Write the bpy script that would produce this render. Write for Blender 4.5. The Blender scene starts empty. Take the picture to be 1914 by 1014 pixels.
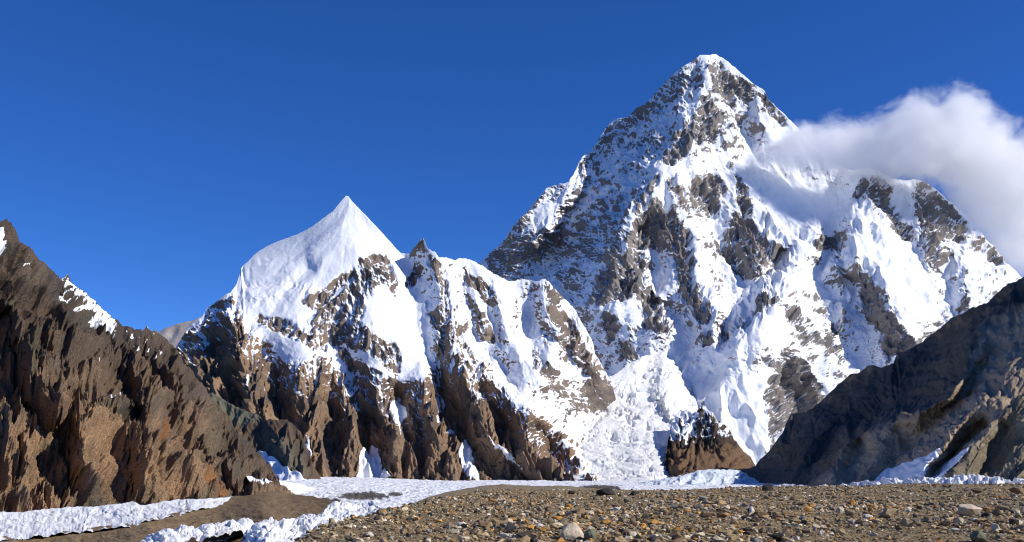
import bpy, bmesh, math, random
import numpy as np

# ------------------------------------------------------------------ camera, sky, sun, exposure
scene = bpy.context.scene
F, UC, VH, CZ = 1900.0, 957.0, 895.0, 50.0        # focal length and horizon in photo pixels, eye height above the valley floor datum
cam = bpy.data.cameras.new("camera")
cam_ob = bpy.data.objects.new("camera", cam)
scene.collection.objects.link(cam_ob)
cam_ob.location = (0, 0, CZ)
cam_ob.rotation_euler = (math.pi / 2, 0, 0)
cam.sensor_width = 36.0
cam.lens = 36.0 * F / 1914.0
cam.shift_y = (VH - 507.0) / 1914.0
cam.clip_start, cam.clip_end = 0.5, 200000.0
scene.camera = cam_ob

SUN_EL, SUN_AZ = math.radians(36), math.radians(104)    # azimuth clockwise from the view direction
world = bpy.data.worlds.new("World")
scene.world = world
world.use_nodes = True
wn, wl = world.node_tree.nodes, world.node_tree.links
sky = wn.new("ShaderNodeTexSky")
sky.sky_type = 'NISHITA'
sky.sun_disc = False
sky.sun_elevation, sky.sun_rotation = SUN_EL, SUN_AZ
sky.altitude, sky.air_density, sky.dust_density, sky.ozone_density = 4800, 1.0, 0.0, 6.0
hs = wn.new("ShaderNodeHueSaturation")
hs.inputs['Saturation'].default_value = 1.19
hs.inputs['Hue'].default_value = 0.512
hs.inputs['Value'].default_value = 1.2
bg = wn["Background"]
wl.new(sky.outputs[0], hs.inputs['Color'])
wl.new(hs.outputs[0], bg.inputs['Color'])
bg.inputs['Strength'].default_value = 0.12

sd = bpy.data.lights.new("sun", 'SUN')
sd.energy, sd.angle, sd.color = 4.4, math.radians(0.5), (1.0, 0.95, 0.87)
sun = bpy.data.objects.new("sun", sd)
scene.collection.objects.link(sun)
SDIR = np.array([math.cos(SUN_EL) * math.sin(SUN_AZ), math.cos(SUN_EL) * math.cos(SUN_AZ), math.sin(SUN_EL)])
import mathutils
sun.rotation_euler = mathutils.Vector(SDIR).to_track_quat('Z', 'Y').to_euler()
sun.location = (3000, -1000, 3000)
scene.view_settings.view_transform = 'Standard'
scene.view_settings.look = 'None'
scene.view_settings.exposure = 0.12
scene.view_settings.gamma = 1.0
scene.cycles.max_bounces = 24
scene.cycles.volume_bounces = 24
scene.cycles.use_denoising = True
scene.cycles.filter_width = 1.05
scene.cycles.denoising_prefilter = 'ACCURATE'

# ------------------------------------------------------------------ numpy helpers
rng = np.random.default_rng(7)
GA = np.linspace(0, 2 * np.pi, 256, endpoint=False)
GX, GY = np.cos(GA), np.sin(GA)

def ihash(ix, iy, seed):
    h = (ix.astype(np.int64) * 374761393 + iy.astype(np.int64) * 668265263 + int(seed) * 974634777) & 0xffffffff
    h = ((h ^ (h >> 13)) * 1274126177) & 0xffffffff
    h = ((h ^ (h >> 15)) * 2246822519) & 0xffffffff
    return h ^ (h >> 16)

def perlin(x, y, seed=0):
    x, y = np.broadcast_arrays(np.asarray(x, float), np.asarray(y, float))
    ix, iy = np.floor(x), np.floor(y)
    fx, fy = x - ix, y - iy
    ix, iy = ix.astype(np.int64), iy.astype(np.int64)
    def g(dx, dy):
        h = ihash(ix + dx, iy + dy, seed) & 255
        return GX[h] * (fx - dx) + GY[h] * (fy - dy)
    wx, wy = fx * fx * fx * (fx * (fx * 6 - 15) + 10), fy * fy * fy * (fy * (fy * 6 - 15) + 10)
    a = g(0, 0); b = g(1, 0); c = g(0, 1); d = g(1, 1)
    return (a + (b - a) * wx + (c - a) * wy + (a - b - c + d) * wx * wy) * 1.5

def fbm(x, y, seed=0, oct=4, gain=0.5):
    s, a, t = 0.0, 1.0, 0.0
    for k in range(oct):
        s = s + a * perlin(x * 2.03 ** k + 17.3 * k, y * 2.03 ** k - 9.1 * k, seed + k)
        t += a; a *= gain
    return s / t

def ridged(x, y, seed=0, oct=4, gain=0.5):
    s, a, t, w = 0.0, 1.0, 0.0, 1.0
    for k in range(oct):
        n = 1 - np.abs(perlin(x * 2.07 ** k + 5.3 * k, y * 2.07 ** k + 3.7 * k, seed + k)) * 1.6
        n = n * w
        w = np.clip(n * 1.4, 0, 1)
        s = s + a * n; t += a; a *= gain
    return s / t

def worley(x, y, seed=0):
    """distance to nearest and second nearest feature point"""
    ix, iy = np.floor(x).astype(np.int64), np.floor(y).astype(np.int64)
    f1 = np.full(x.shape, 9.0); f2 = f1.copy(); cid = np.zeros(x.shape)
    for i in (-1, 0, 1):
        for j in (-1, 0, 1):
            h = ihash(ix + i, iy + j, seed)
            d = np.hypot(ix + i + (h & 1023) / 1023.0 - x, iy + j + ((h >> 10) & 1023) / 1023.0 - y)
            nr = d < f1
            f2 = np.where(nr, f1, np.minimum(f2, d))
            cid = np.where(nr, ((h >> 20) & 1023) / 1023.0, cid)
            f1 = np.where(nr, d, f1)
    return f1, f2, cid

def flutes(U, V, sx, sy, lam, seed):
    """gullies of wavelength lam whose crests run along the fall line; (sx, sy) is the unit vector across it"""
    cs = lam * 1.25
    x, y = U / cs, V / cs
    ix, iy = np.floor(x).astype(np.int64), np.floor(y).astype(np.int64)
    C = np.zeros(x.shape); S = np.zeros(x.shape)
    kf = 2 * np.pi * cs / lam
    for i in (-1, 0, 1, 2):
        for j in (-1, 0, 1, 2):
            h = ihash(ix + i, iy + j, seed)
            dx = x - (ix + i + (h & 1023) / 1023.0 - 0.5)
            dy = y - (iy + j + ((h >> 10) & 1023) / 1023.0 - 0.5)
            w = np.clip(np.exp(-2.2 * (dx * dx + dy * dy)) - 0.01, 0, None)
            ph = (dx * sx + dy * sy) * kf + ((h >> 20) & 1023) / 1023.0 * 2.0
            C += w * np.cos(ph); S += w * np.sin(ph)
    m = np.sqrt(C * C + S * S) + 1e-6
    phi = np.abs(np.arctan2(S, C)) / np.pi
    return (1 - 2 * phi) * np.clip(m * 2.0, 0, 1)

def sstep(a, b, x):
    t = np.clip((x - a) / (b - a), 0, 1)
    return t * t * (3 - 2 * t)

def inside(poly, u, v):
    """even-odd test"""
    r = np.zeros(np.shape(u), bool)
    n = len(poly)
    for k in range(n):
        (x0, y0), (x1, y1) = poly[k], poly[(k + 1) % n]
        if y0 == y1: continue
        c = ((y0 > v) != (y1 > v)) & (u < (x1 - x0) * (v - y0) / (y1 - y0) + x0)
        r ^= c
    return r

def curve(pts, u):
    p = np.array(pts, float)
    return np.interp(u, p[:, 0], p[:, 1])

def lerp(a, b, t):
    return a + (b - a) * t

def rbf(pts, vals, qu, qv, kernel='lin', reg=0.0):
    pts = np.array(pts, float); vals = np.array(vals, float)
    n = len(pts)
    d = np.hypot(pts[:, None, 0] - pts[None, :, 0], pts[:, None, 1] - pts[None, :, 1])
    K = (lambda r: r) if kernel == 'lin' else (lambda r: r * r * np.log(r + 1e-6))
    A = np.zeros((n + 3, n + 3))
    A[:n, :n] = K(d) - reg * np.eye(n)
    Pm = np.c_[np.ones(n), pts / 1000.0]
    A[:n, n:] = Pm; A[n:, :n] = Pm.T
    sol = np.linalg.lstsq(A, np.r_[vals, 0, 0, 0], rcond=None)[0]
    out = np.empty(qu.size)
    fu, fv = qu.ravel(), qv.ravel()
    for s in range(0, fu.size, 20000):
        uu, vv = fu[s:s + 20000], fv[s:s + 20000]
        r = np.hypot(uu[:, None] - pts[None, :, 0], vv[:, None] - pts[None, :, 1])
        out[s:s + 20000] = K(r) @ sol[:n] + np.c_[np.ones(uu.size), uu / 1000, vv / 1000] @ sol[n:]
    return out.reshape(qu.shape)

def blur(a, n):
    for _ in range(n):
        p = np.pad(a, ((1, 1), (1, 1)) , mode='edge')
        a = (p[1:-1, 1:-1] * 4 + p[:-2, 1:-1] * 2 + p[2:, 1:-1] * 2 + p[1:-1, :-2] * 2 + p[1:-1, 2:] * 2
             + p[:-2, :-2] + p[:-2, 2:] + p[2:, :-2] + p[2:, 2:]) / 16.0
    return a

def blur3(P, n):
    return np.stack([blur(P[..., k], n) for k in range(3)], -1)

def at(u, v, Y):
    return np.stack([(u - UC) / F * Y, Y + 0 * u, CZ + (VH - v) / F * Y], -1)

def normals(P):
    du = np.gradient(P, axis=1); dv = np.gradient(P, axis=0)
    n = np.cross(du, dv)
    n /= np.linalg.norm(n, axis=-1, keepdims=True) + 1e-9
    return -n

# ------------------------------------------------------------------ objects
def link(o, parent=None):
    scene.collection.objects.link(o)
    if parent is not None: o.parent = parent
    return o

def tag(o, label=None, cat=None, kind=None, group=None):
    if label: o['label'] = label
    if cat: o['category'] = cat
    if kind: o['kind'] = kind
    if group: o['group'] = group
    return o

def grid_mesh(name, P, mat, attrs=None, mask=None, parent=None, smooth=True, flip=False):
    """rows x cols grid of points into one mesh; attrs are per-vertex arrays; mask drops quads"""
    R, C = P.shape[:2]
    idx = np.arange(R * C).reshape(R, C)
    q = np.stack([idx[:-1, :-1], idx[1:, :-1], idx[1:, 1:], idx[:-1, 1:]], -1).reshape(-1, 4)
    if flip: q = q[:, ::-1]
    co = P.reshape(-1, 3)
    keep = None
    if mask is not None:
        mk = mask[:-1, :-1] & mask[1:, :-1] & mask[1:, 1:] & mask[:-1, 1:]
        q = q[mk.ravel()]
        keep = np.unique(q)
        re = np.full(R * C, -1); re[keep] = np.arange(len(keep))
        q = re[q]; co = co[keep]
    me = bpy.data.meshes.new(name)
    me.vertices.add(len(co)); me.vertices.foreach_set('co', co.astype(np.float32).ravel())
    me.loops.add(q.size); me.loops.foreach_set('vertex_index', q.astype(np.int32).ravel())
    me.polygons.add(len(q)); me.polygons.foreach_set('loop_start', (np.arange(len(q)) * 4).astype(np.int32))
    me.polygons.foreach_set('use_smooth', np.full(len(q), smooth))
    for k, a in (attrs or {}).items():
        a = np.asarray(a, np.float32)
        if a.ndim == 3:
            a = a.reshape(-1, 3)
            if keep is not None: a = a[keep]
            at_ = me.attributes.new(k, 'FLOAT_COLOR', 'POINT')
            at_.data.foreach_set('color', np.c_[a, np.ones(len(a))].astype(np.float32).ravel())
        else:
            a = a.ravel()
            if keep is not None: a = a[keep]
            at_ = me.attributes.new(k, 'FLOAT', 'POINT')
            at_.data.foreach_set('value', a)
    me.update(calc_edges=True)
    me.materials.append(mat)
    return link(bpy.data.objects.new(name, me), parent)

# ------------------------------------------------------------------ materials
def nodes(mat):
    mat.use_nodes = True
    return mat.node_tree.nodes, mat.node_tree.links

def mountain_material(name, s1, bump1, s2, bump2, snow=(0.86, 0.88, 0.91), edge=0.35, grain=0.5, soft=0.08):
    """rock and snow; the cover comes from the mesh's own snow attribute broken up by noise"""
    m = bpy.data.materials.new(name)
    n, l = nodes(m)
    b = n['Principled BSDF']
    tc = n.new('ShaderNodeTexCoord')
    def noise(scale, detail=6, rough=0.6):
        t = n.new('ShaderNodeTexNoise')
        t.inputs['Scale'].default_value = scale; t.inputs['Detail'].default_value = detail; t.inputs['Roughness'].default_value = rough
        l.new(tc.outputs['Object'], t.inputs['Vector'])
        return t
    sa = n.new('ShaderNodeAttribute'); sa.attribute_name = 'snow'
    ra = n.new('ShaderNodeAttribute'); ra.attribute_name = 'rock'
    n1, n2 = noise(s1), noise(s2, 5, 0.65)
    ad = n.new('ShaderNodeMath'); ad.operation = 'MULTIPLY_ADD'
    l.new(n1.outputs['Fac'], ad.inputs[0]); ad.inputs[1].default_value = edge; 
    l.new(sa.outputs['Fac'], ad.inputs[2])
    mr = n.new('ShaderNodeMapRange'); mr.interpolation_type = 'SMOOTHSTEP'
    mr.inputs['From Min'].default_value = 0.5 + edge / 2 - soft; mr.inputs['From Max'].default_value = 0.5 + edge / 2 + soft
    l.new(ad.outputs[0], mr.inputs['Value'])
    # rock grain
    gr = n.new('ShaderNodeMapRange')
    gr.inputs['From Min'].default_value = 0.3; gr.inputs['From Max'].default_value = 0.7
    gr.inputs['To Min'].default_value = 1 - grain; gr.inputs['To Max'].default_value = 1 + grain
    l.new(n2.outputs['Fac'], gr.inputs['Value'])
    rc = n.new('ShaderNodeVectorMath'); rc.operation = 'SCALE'
    l.new(ra.outputs['Color'], rc.inputs[0]); l.new(gr.outputs[0], rc.inputs['Scale'])
    mx = n.new('ShaderNodeMix'); mx.data_type = 'RGBA'
    l.new(mr.outputs[0], mx.inputs[0]); l.new(rc.outputs[0], mx.inputs[6]); mx.inputs[7].default_value = (*snow, 1)
    l.new(mx.outputs[2], b.inputs['Base Color'])
    b.inputs['Roughness'].default_value = 0.85
    b.inputs['Specular IOR Level'].default_value = 0.15
    # bumps: rock rough, snow gentle
    b1 = n.new('ShaderNodeBump'); b1.inputs['Distance'].default_value = bump1; l.new(n1.outputs['Fac'], b1.inputs['Height'])
    b2 = n.new('ShaderNodeBump'); b2.inputs['Distance'].default_value = bump2; l.new(n2.outputs['Fac'], b2.inputs['Height'])
    st = n.new('ShaderNodeMapRange'); st.inputs['To Min'].default_value = 1.0; st.inputs['To Max'].default_value = 0.22
    l.new(mr.outputs[0], st.inputs['Value']); l.new(st.outputs[0], b1.inputs['Strength']); l.new(st.outputs[0], b2.inputs['Strength'])
    l.new(b1.outputs[0], b2.inputs['Normal']); l.new(b2.outputs[0], b.inputs['Normal'])
    return m

# ------------------------------------------------------------------ mountain builder
def build_surface(top, bot, base, lines, u0, u1, du, rows, warp=(0, 1), jag=(0, 10), flute=(), su=1.0, sv=1.0,
                  rock=None, crag=(), seed=1, crest_fade=14, anchors=90, kern='tps', snow_smooth=0.75, power=1.0, follow=0.3, jagmask=None):
    """A mountain side from its traced crest line down to its foot. base: (u, v, distance) controls; lines: ridges (relief < 0,
    towards the viewer) and couloirs (relief > 0) as polylines (u, v, relief in metres)."""
    u = np.arange(u0, u1 + du, du)
    vt = curve(top, u) + (1 if jagmask is None else curve(jagmask, u)) * jag[0] * fbm(u / jag[1], u * 0 + seed, seed + 90, 4, 0.6)
    vb = curve(bot, u)
    t = np.linspace(0, 1, rows)[:, None] ** power
    vb = np.maximum(vb, vt + 3)
    V = vt[None] + (vb - vt)[None] * t
    U = np.broadcast_to(u[None], V.shape).copy()
    # regular lookup grid for the interpolators
    gu = np.arange(u0 - 40, u1 + 41, 4.0); gv = np.arange(vt.min() - 40, vb.max() + 41, 4.0)
    QU, QV = np.meshgrid(gu, gv)
    bp = np.array(base, float)
    G = rbf(bp[:, :2], bp[:, 2], QU, QV, kern)
    if lines:
        lp, lv = [], []
        for ln in lines:
            a = np.array(ln, float)
            s = np.r_[0, np.cumsum(np.hypot(np.diff(a[:, 0]), np.diff(a[:, 1])))]
            k = max(2, int(s[-1] / 11) + 1)
            q = np.linspace(0, s[-1], k)
            for c in q:
                lp.append((np.interp(c, s, a[:, 0]), np.interp(c, s, a[:, 1])))
                lv.append(np.interp(c, s, a[:, 2]))
        lpa = np.array(lp)
        for cu in np.arange(u0 - 60, u1 + 61, anchors):
            for cv in np.arange(vt.min() - 60, vb.max() + 61, anchors):
                if np.hypot(lpa[:, 0] - cu, lpa[:, 1] - cv).min() > anchors * 0.75:
                    lp.append((cu, cv)); lv.append(0.0)
        G2 = rbf(lp, lv, QU, QV, 'lin', reg=2.0)
    else:
        G2 = G * 0
    def look(g, uu, vv):
        x = np.clip((uu - gu[0]) / 4.0, 0, len(gu) - 1.001); y = np.clip((vv - gv[0]) / 4.0, 0, len(gv) - 1.001)
        i, j = x.astype(int), y.astype(int); fx, fy = x - i, y - j
        return (g[j, i] * (1 - fx) + g[j, i + 1] * fx) * (1 - fy) + (g[j + 1, i] * (1 - fx) + g[j + 1, i + 1] * fx) * fy
    w, wlam = warp
    WU = U + w * fbm(U / wlam, V / wlam, seed + 11, 4, 0.55); WV = V + w * fbm(U / wlam + 50, V / wlam, seed + 21, 4, 0.55)
    Y = look(G, U, V) + look(G2, WU, WV)
    P0 = at(U, V, Y)
    Rm = rock(WU, WV) if rock is not None else np.ones(U.shape)
    fade = np.clip((V - vt[None]) / crest_fade, 0.12, 1)
    N0 = normals(blur3(at(U, V, look(G, U, V)), 8)) + 0.15 * normals(blur3(P0, 12))
    N0[..., 0] *= 0.55
    N0 /= np.linalg.norm(N0, axis=-1, keepdims=True)
    X, Z = U * su, V * sv
    disp = np.zeros(U.shape)
    P = P0
    dvr = np.maximum(np.gradient(V, axis=0), 1e-3)
    def fall(Q, n):
        Pu, Pv = np.gradient(Q, axis=1) / du, np.gradient(Q, axis=0) / dvr[..., None]
        E, Fm, Gm = (Pu * Pu).sum(-1), (Pu * Pv).sum(-1), (Pv * Pv).sum(-1)
        g1, g2 = -Pu[..., 2], -Pv[..., 2]
        det = E * Gm - Fm * Fm + 1e-6
        fu, fv = blur((Gm * g1 - Fm * g2) / det * su, n), blur((E * g2 - Fm * g1) / det * sv, n)
        m = np.hypot(fu, fv) + 1e-6
        return fu / m, fv / m
    if flute:
        ga, la = fall(at(U, V, look(G, U, V)), 12), fall(blur3(P0, 10), 14)
        b0 = (ga[0] + 0.25 * la[0], ga[1] + 0.25 * la[1])
    calm = 0.45 + 0.55 * sstep(-0.25, 0.25, fbm(X / 420, Z / 420, seed + 77, 3))
    for k, (lam, amp) in enumerate(flute):
        f1 = fall(blur3(P, 4), 6) if k else b0
        fu, fv = b0[0] + f1[0] * follow, b0[1] + f1[1] * follow
        m = np.hypot(fu, fv) + 1e-6
        fl = flutes(X, Z, -fv / m, fu / m, lam, seed * 31 + k)
        ss = np.clip(snow_smooth + 0.13 * k, 0, 0.95)
        ampm = amp * (1 - ss * np.clip(1 - Rm, 0, 1)) * fade * lerp(calm, 1.0, np.clip(Rm, 0, 1))
        disp = disp + ampm * (fl - 0.15)
        P = P0 + N0 * disp[..., None]
    cr = np.zeros(U.shape)
    for (kind, lx, lz, ang, amp, oc) in crag:
        ca, sa_ = math.cos(math.radians(ang)), math.sin(math.radians(ang))
        xx, zz = (X * ca + Z * sa_) / lx, (-X * sa_ + Z * ca) / lz
        xx = xx + 0.25 * fbm(X / lx * 1.3, Z / lx * 1.3, seed + 5, 2)
        if kind == 'r': c = ridged(xx, zz, seed + int(lx) + 3, oc) - 0.55
        elif kind == 'w':
            f1, f2, cid = worley(xx, zz, seed + int(lx))
            c = (cid - 0.5) * sstep(0.0, 0.25, f2 - f1) * 1.2 - 0.5 * f1
        elif kind == 'b':
            f1, f2, cid = worley(xx, zz, seed + int(lx * 3))
            c = (0.75 + 0.6 * cid) * np.sqrt(np.clip(1 - (f1 / .9) ** 2, 0, 1)) - .5
        else: c = fbm(xx, zz, seed + int(lx) + 7, oc)
        cr = cr + amp * c
    disp = disp + cr * np.clip(0.05 + 1.05 * Rm, 0, 1.15) * np.maximum(fade, 0.4)
    P = P0 + N0 * disp[..., None]
    return dict(P=P, U=U, V=V, WU=WU, WV=WV, R=Rm, vt=vt, N0=N0, disp=disp, X=X, Z=Z, Nf=normals(P), seed=seed, Y=Y)

def with_back(D, attrs, depth):
    """add the far side of the mountain: rows falling away behind the crest"""
    P = D['P']
    top = P[:1]
    rows = []
    for d, h in ((1.0, 0.95), (0.45, 0.36), (0.15, 0.1), (0.03, 0.012)):
        r = top.copy(); r[..., 1] += d * depth; r[..., 0] *= 1 + d * depth / r[..., 1] * 0.5
        r[..., 2] -= h * depth
        rows.append(r)
    B = np.concatenate(rows, 0)
    A = {k: np.concatenate([np.repeat(a[:1], 4, 0), a], 0) for k, a in attrs.items()}
    return np.concatenate([B, P], 0), A

def poly_mask(polys, u, v):
    r = np.zeros(u.shape)
    for p in polys: r = np.maximum(r, inside(p, u, v).astype(float))
    return r

def col(c, shape):
    return np.broadcast_to(np.array(c, float), shape + (3,)).copy()

# ------------------------------------------------------------------ rock colours (linear base colours)
BROWN, TAN, DARK, ORANGE, GREY, GREEN = (.125, .080, .050), (.20, .140, .090), (.040, .036, .034), (.24, .115, .040), (.12, .11, .10), (.105, .105, .075)

def rock_colour(D, base, lo, hi, lam, seed):
    """patchy rock: base with darker and paler beds"""
    X, Z = D['X'], D['Z']
    c = col(base, X.shape)
    a = sstep(-0.25, 0.35, fbm(X / lam, Z / (lam * 0.6), seed, 5, 0.6))[..., None]
    b = sstep(0.0, 0.5, fbm(X / (lam * 0.37) + 9, Z / (lam * 0.37), seed + 3, 5, 0.65))[..., None]
    c = lerp(c, np.array(lo), a * 0.75)
    c = lerp(c, np.array(hi), b * 0.7)
    return c

# ------------------------------------------------------------------ the highest peak
K_TOP = [(820, 560), (880, 510), (895, 490), (904, 484), (944, 447), (960, 419), (977, 403), (984, 395), (1003, 372), (1021, 351), (1045, 344), (1064, 338),
         (1074, 321), (1088, 294), (1104, 281), (1125, 251), (1138, 231), (1152, 223), (1165, 221), (1178, 214), (1192, 199), (1205, 194), (1224, 175),
         (1245, 152), (1262, 135), (1282, 120), (1290, 115), (1300, 109), (1309, 103), (1324, 103), (1339, 101), (1352, 109), (1369, 122), (1391, 142),
         (1408, 156), (1430, 169), (1434, 180), (1450, 199), (1466, 213), (1480, 227), (1500, 250), (1530, 280), (1560, 305), (1590, 318), (1625, 314),
         (1640, 318), (1668, 334), (1690, 338), (1709, 334), (1729, 340), (1746, 350), (1763, 364), (1788, 386), (1810, 407), (1830, 430), (1850, 454),
         (1868, 473), (1883, 491), (1914, 522), (1960, 575), (2020, 640)]
K_BASE = [(1320, 103, 9800), (1100, 260, 9800), (900, 490, 9300), (1480, 227, 9650), (1640, 318, 9300), (1729, 340, 9400), (1914, 520, 8900), (2020, 640, 8700),
          (1200, 400, 8450), (1300, 500, 7900), (1130, 520, 8100), (1080, 580, 7950), (1150, 660, 7250), (1250, 650, 7200), (1400, 500, 8000), (1500, 380, 8950),
          (1450, 560, 7350), (1560, 560, 7900), (1640, 500, 8050), (1700, 600, 7600), (1800, 560, 8100), (1350, 760, 6300), (1440, 820, 6150), (1550, 740, 7000),
          (1200, 760, 6700), (1850, 700, 7600), (1000, 600, 8500), (1300, 300, 9050), (1380, 330, 9050), (1340, 680, 6700), (1450, 680, 6700)]
K_LINES = [
    [(1311, 104, -20), (1317, 134, -130), (1311, 167, -170), (1309, 199, -190), (1278, 236, -210), (1252, 262, -230), (1240, 296, -230), (1218, 312, -240),
     (1236, 340, -260), (1222, 366, -260), (1200, 384, -270), (1184, 415, -280), (1163, 450, -280), (1150, 475, -270), (1128, 500, -240), (1108, 531, -220), (1076, 574, -170)],
    [(1240, 160, 60), (1190, 240, 170), (1120, 330, 230), (1050, 420, 240), (1000, 480, 220), (1010, 525, 220), (1060, 545, 200)],
    [(1020, 352, -70), (1000, 400, -90), (975, 440, -110), (955, 470, -70)], [(1075, 345, 10), (1030, 430, 60), (1002, 470, 60)],
    [(1236, 340, -260), (1265, 395, -190), (1292, 440, -180), (1298, 500, -160), (1312, 530, -150), (1336, 585, -150), (1329, 635, -130)],
    [(1205, 420, -60), (1222, 480, 20), (1215, 540, 40), (1262, 610, 60), (1290, 660, 20)],
    [(1163, 470, -270), (1200, 520, -170), (1225, 548, -170), (1252, 612, -140), (1246, 640, -60)],
    [(1340, 110, 10), (1392, 190, 40), (1385, 230, 80), (1400, 270, 90), (1420, 310, 60)],
    [(1434, 180, -40), (1412, 235, -40), (1432, 290, -20)],
    [(1316, 200, -120), (1345, 222, -120), (1372, 255, -70), (1330, 300, -60), (1386, 321, -120), (1392, 350, -150), (1400, 400, -140), (1430, 430, -130), (1447, 458, -140)],
    [(1320, 350, -40), (1345, 430, 40), (1342, 500, 60), (1352, 580, 60), (1350, 630, 60)],
    [(1447, 458, -140), (1418, 512, -60)], [(1460, 470, 140), (1425, 520, 120), (1385, 560, 110), (1352, 628, 80)],
    [(1490, 515, -60), (1462, 530, -150), (1455, 558, -260), (1420, 590, -260), (1385, 614, -240), (1355, 640, -200), (1330, 656, -120)],
    [(1440, 520, 30), (1390, 570, 30), (1345, 640, 30)],
    [(1626, 315, -40), (1597, 350, -160), (1586, 400, -210), (1589, 428, -220), (1582, 462, -220), (1586, 482, -210), (1545, 506, -90)],
    [(1570, 345, 110), (1560, 400, 130), (1540, 440, 140), (1555, 480, 110), (1530, 520, 60)],
    [(1468, 430, -80), (1478, 470, -90), (1476, 500, -60)], [(1470, 440, -60), (1520, 425, -70), (1545, 445, -60), (1530, 470, -40)],
    [(1586, 482, -200), (1613, 490, -210), (1624, 509, -200), (1640, 541, -190), (1656, 568, -180), (1674, 602, -170), (1720, 640, -120), (1740, 665, -80)],
    [(1585, 520, -10), (1595, 570, 30), (1612, 620, 60), (1630, 680, 40)],
    [(1709, 336, -30), (1718, 390, -110), (1736, 440, -130), (1745, 490, -100)],
    [(1690, 350, 20), (1700, 420, 40), (1730, 500, 60), (1750, 540, 60)],
    [(1770, 380, -50), (1795, 450, -80), (1804, 500, -130), (1805, 541, -150), (1814, 580, -120), (1830, 640, -80)],
    [(1775, 470, 30), (1770, 540, 90), (1765, 590, 90), (1745, 640, 70)],
    [(1470, 560, -140), (1502, 596, -130), (1532, 636, -130), (1565, 680, -110), (1590, 720, -60)],
    [(1520, 560, 20), (1560, 610, 70), (1580, 660, 70), (1585, 690, 70)],
    [(1585, 560, -40), (1575, 600, -60), (1560, 640, 10)],
    [(1440, 690, -40), (1478, 668, -110), (1492, 668, -130), (1520, 695, -130), (1552, 738, -130), (1570, 770, -80)],
    [(1462, 690, 60), (1480, 730, 90), (1500, 775, 90)], [(1438, 702, -50), (1446, 740, -60), (1450, 790, -60), (1446, 830, -50)],
    [(1330, 690, -40), (1300, 740, -50), (1380, 760, -40), (1430, 830, -40)],
]
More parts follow.
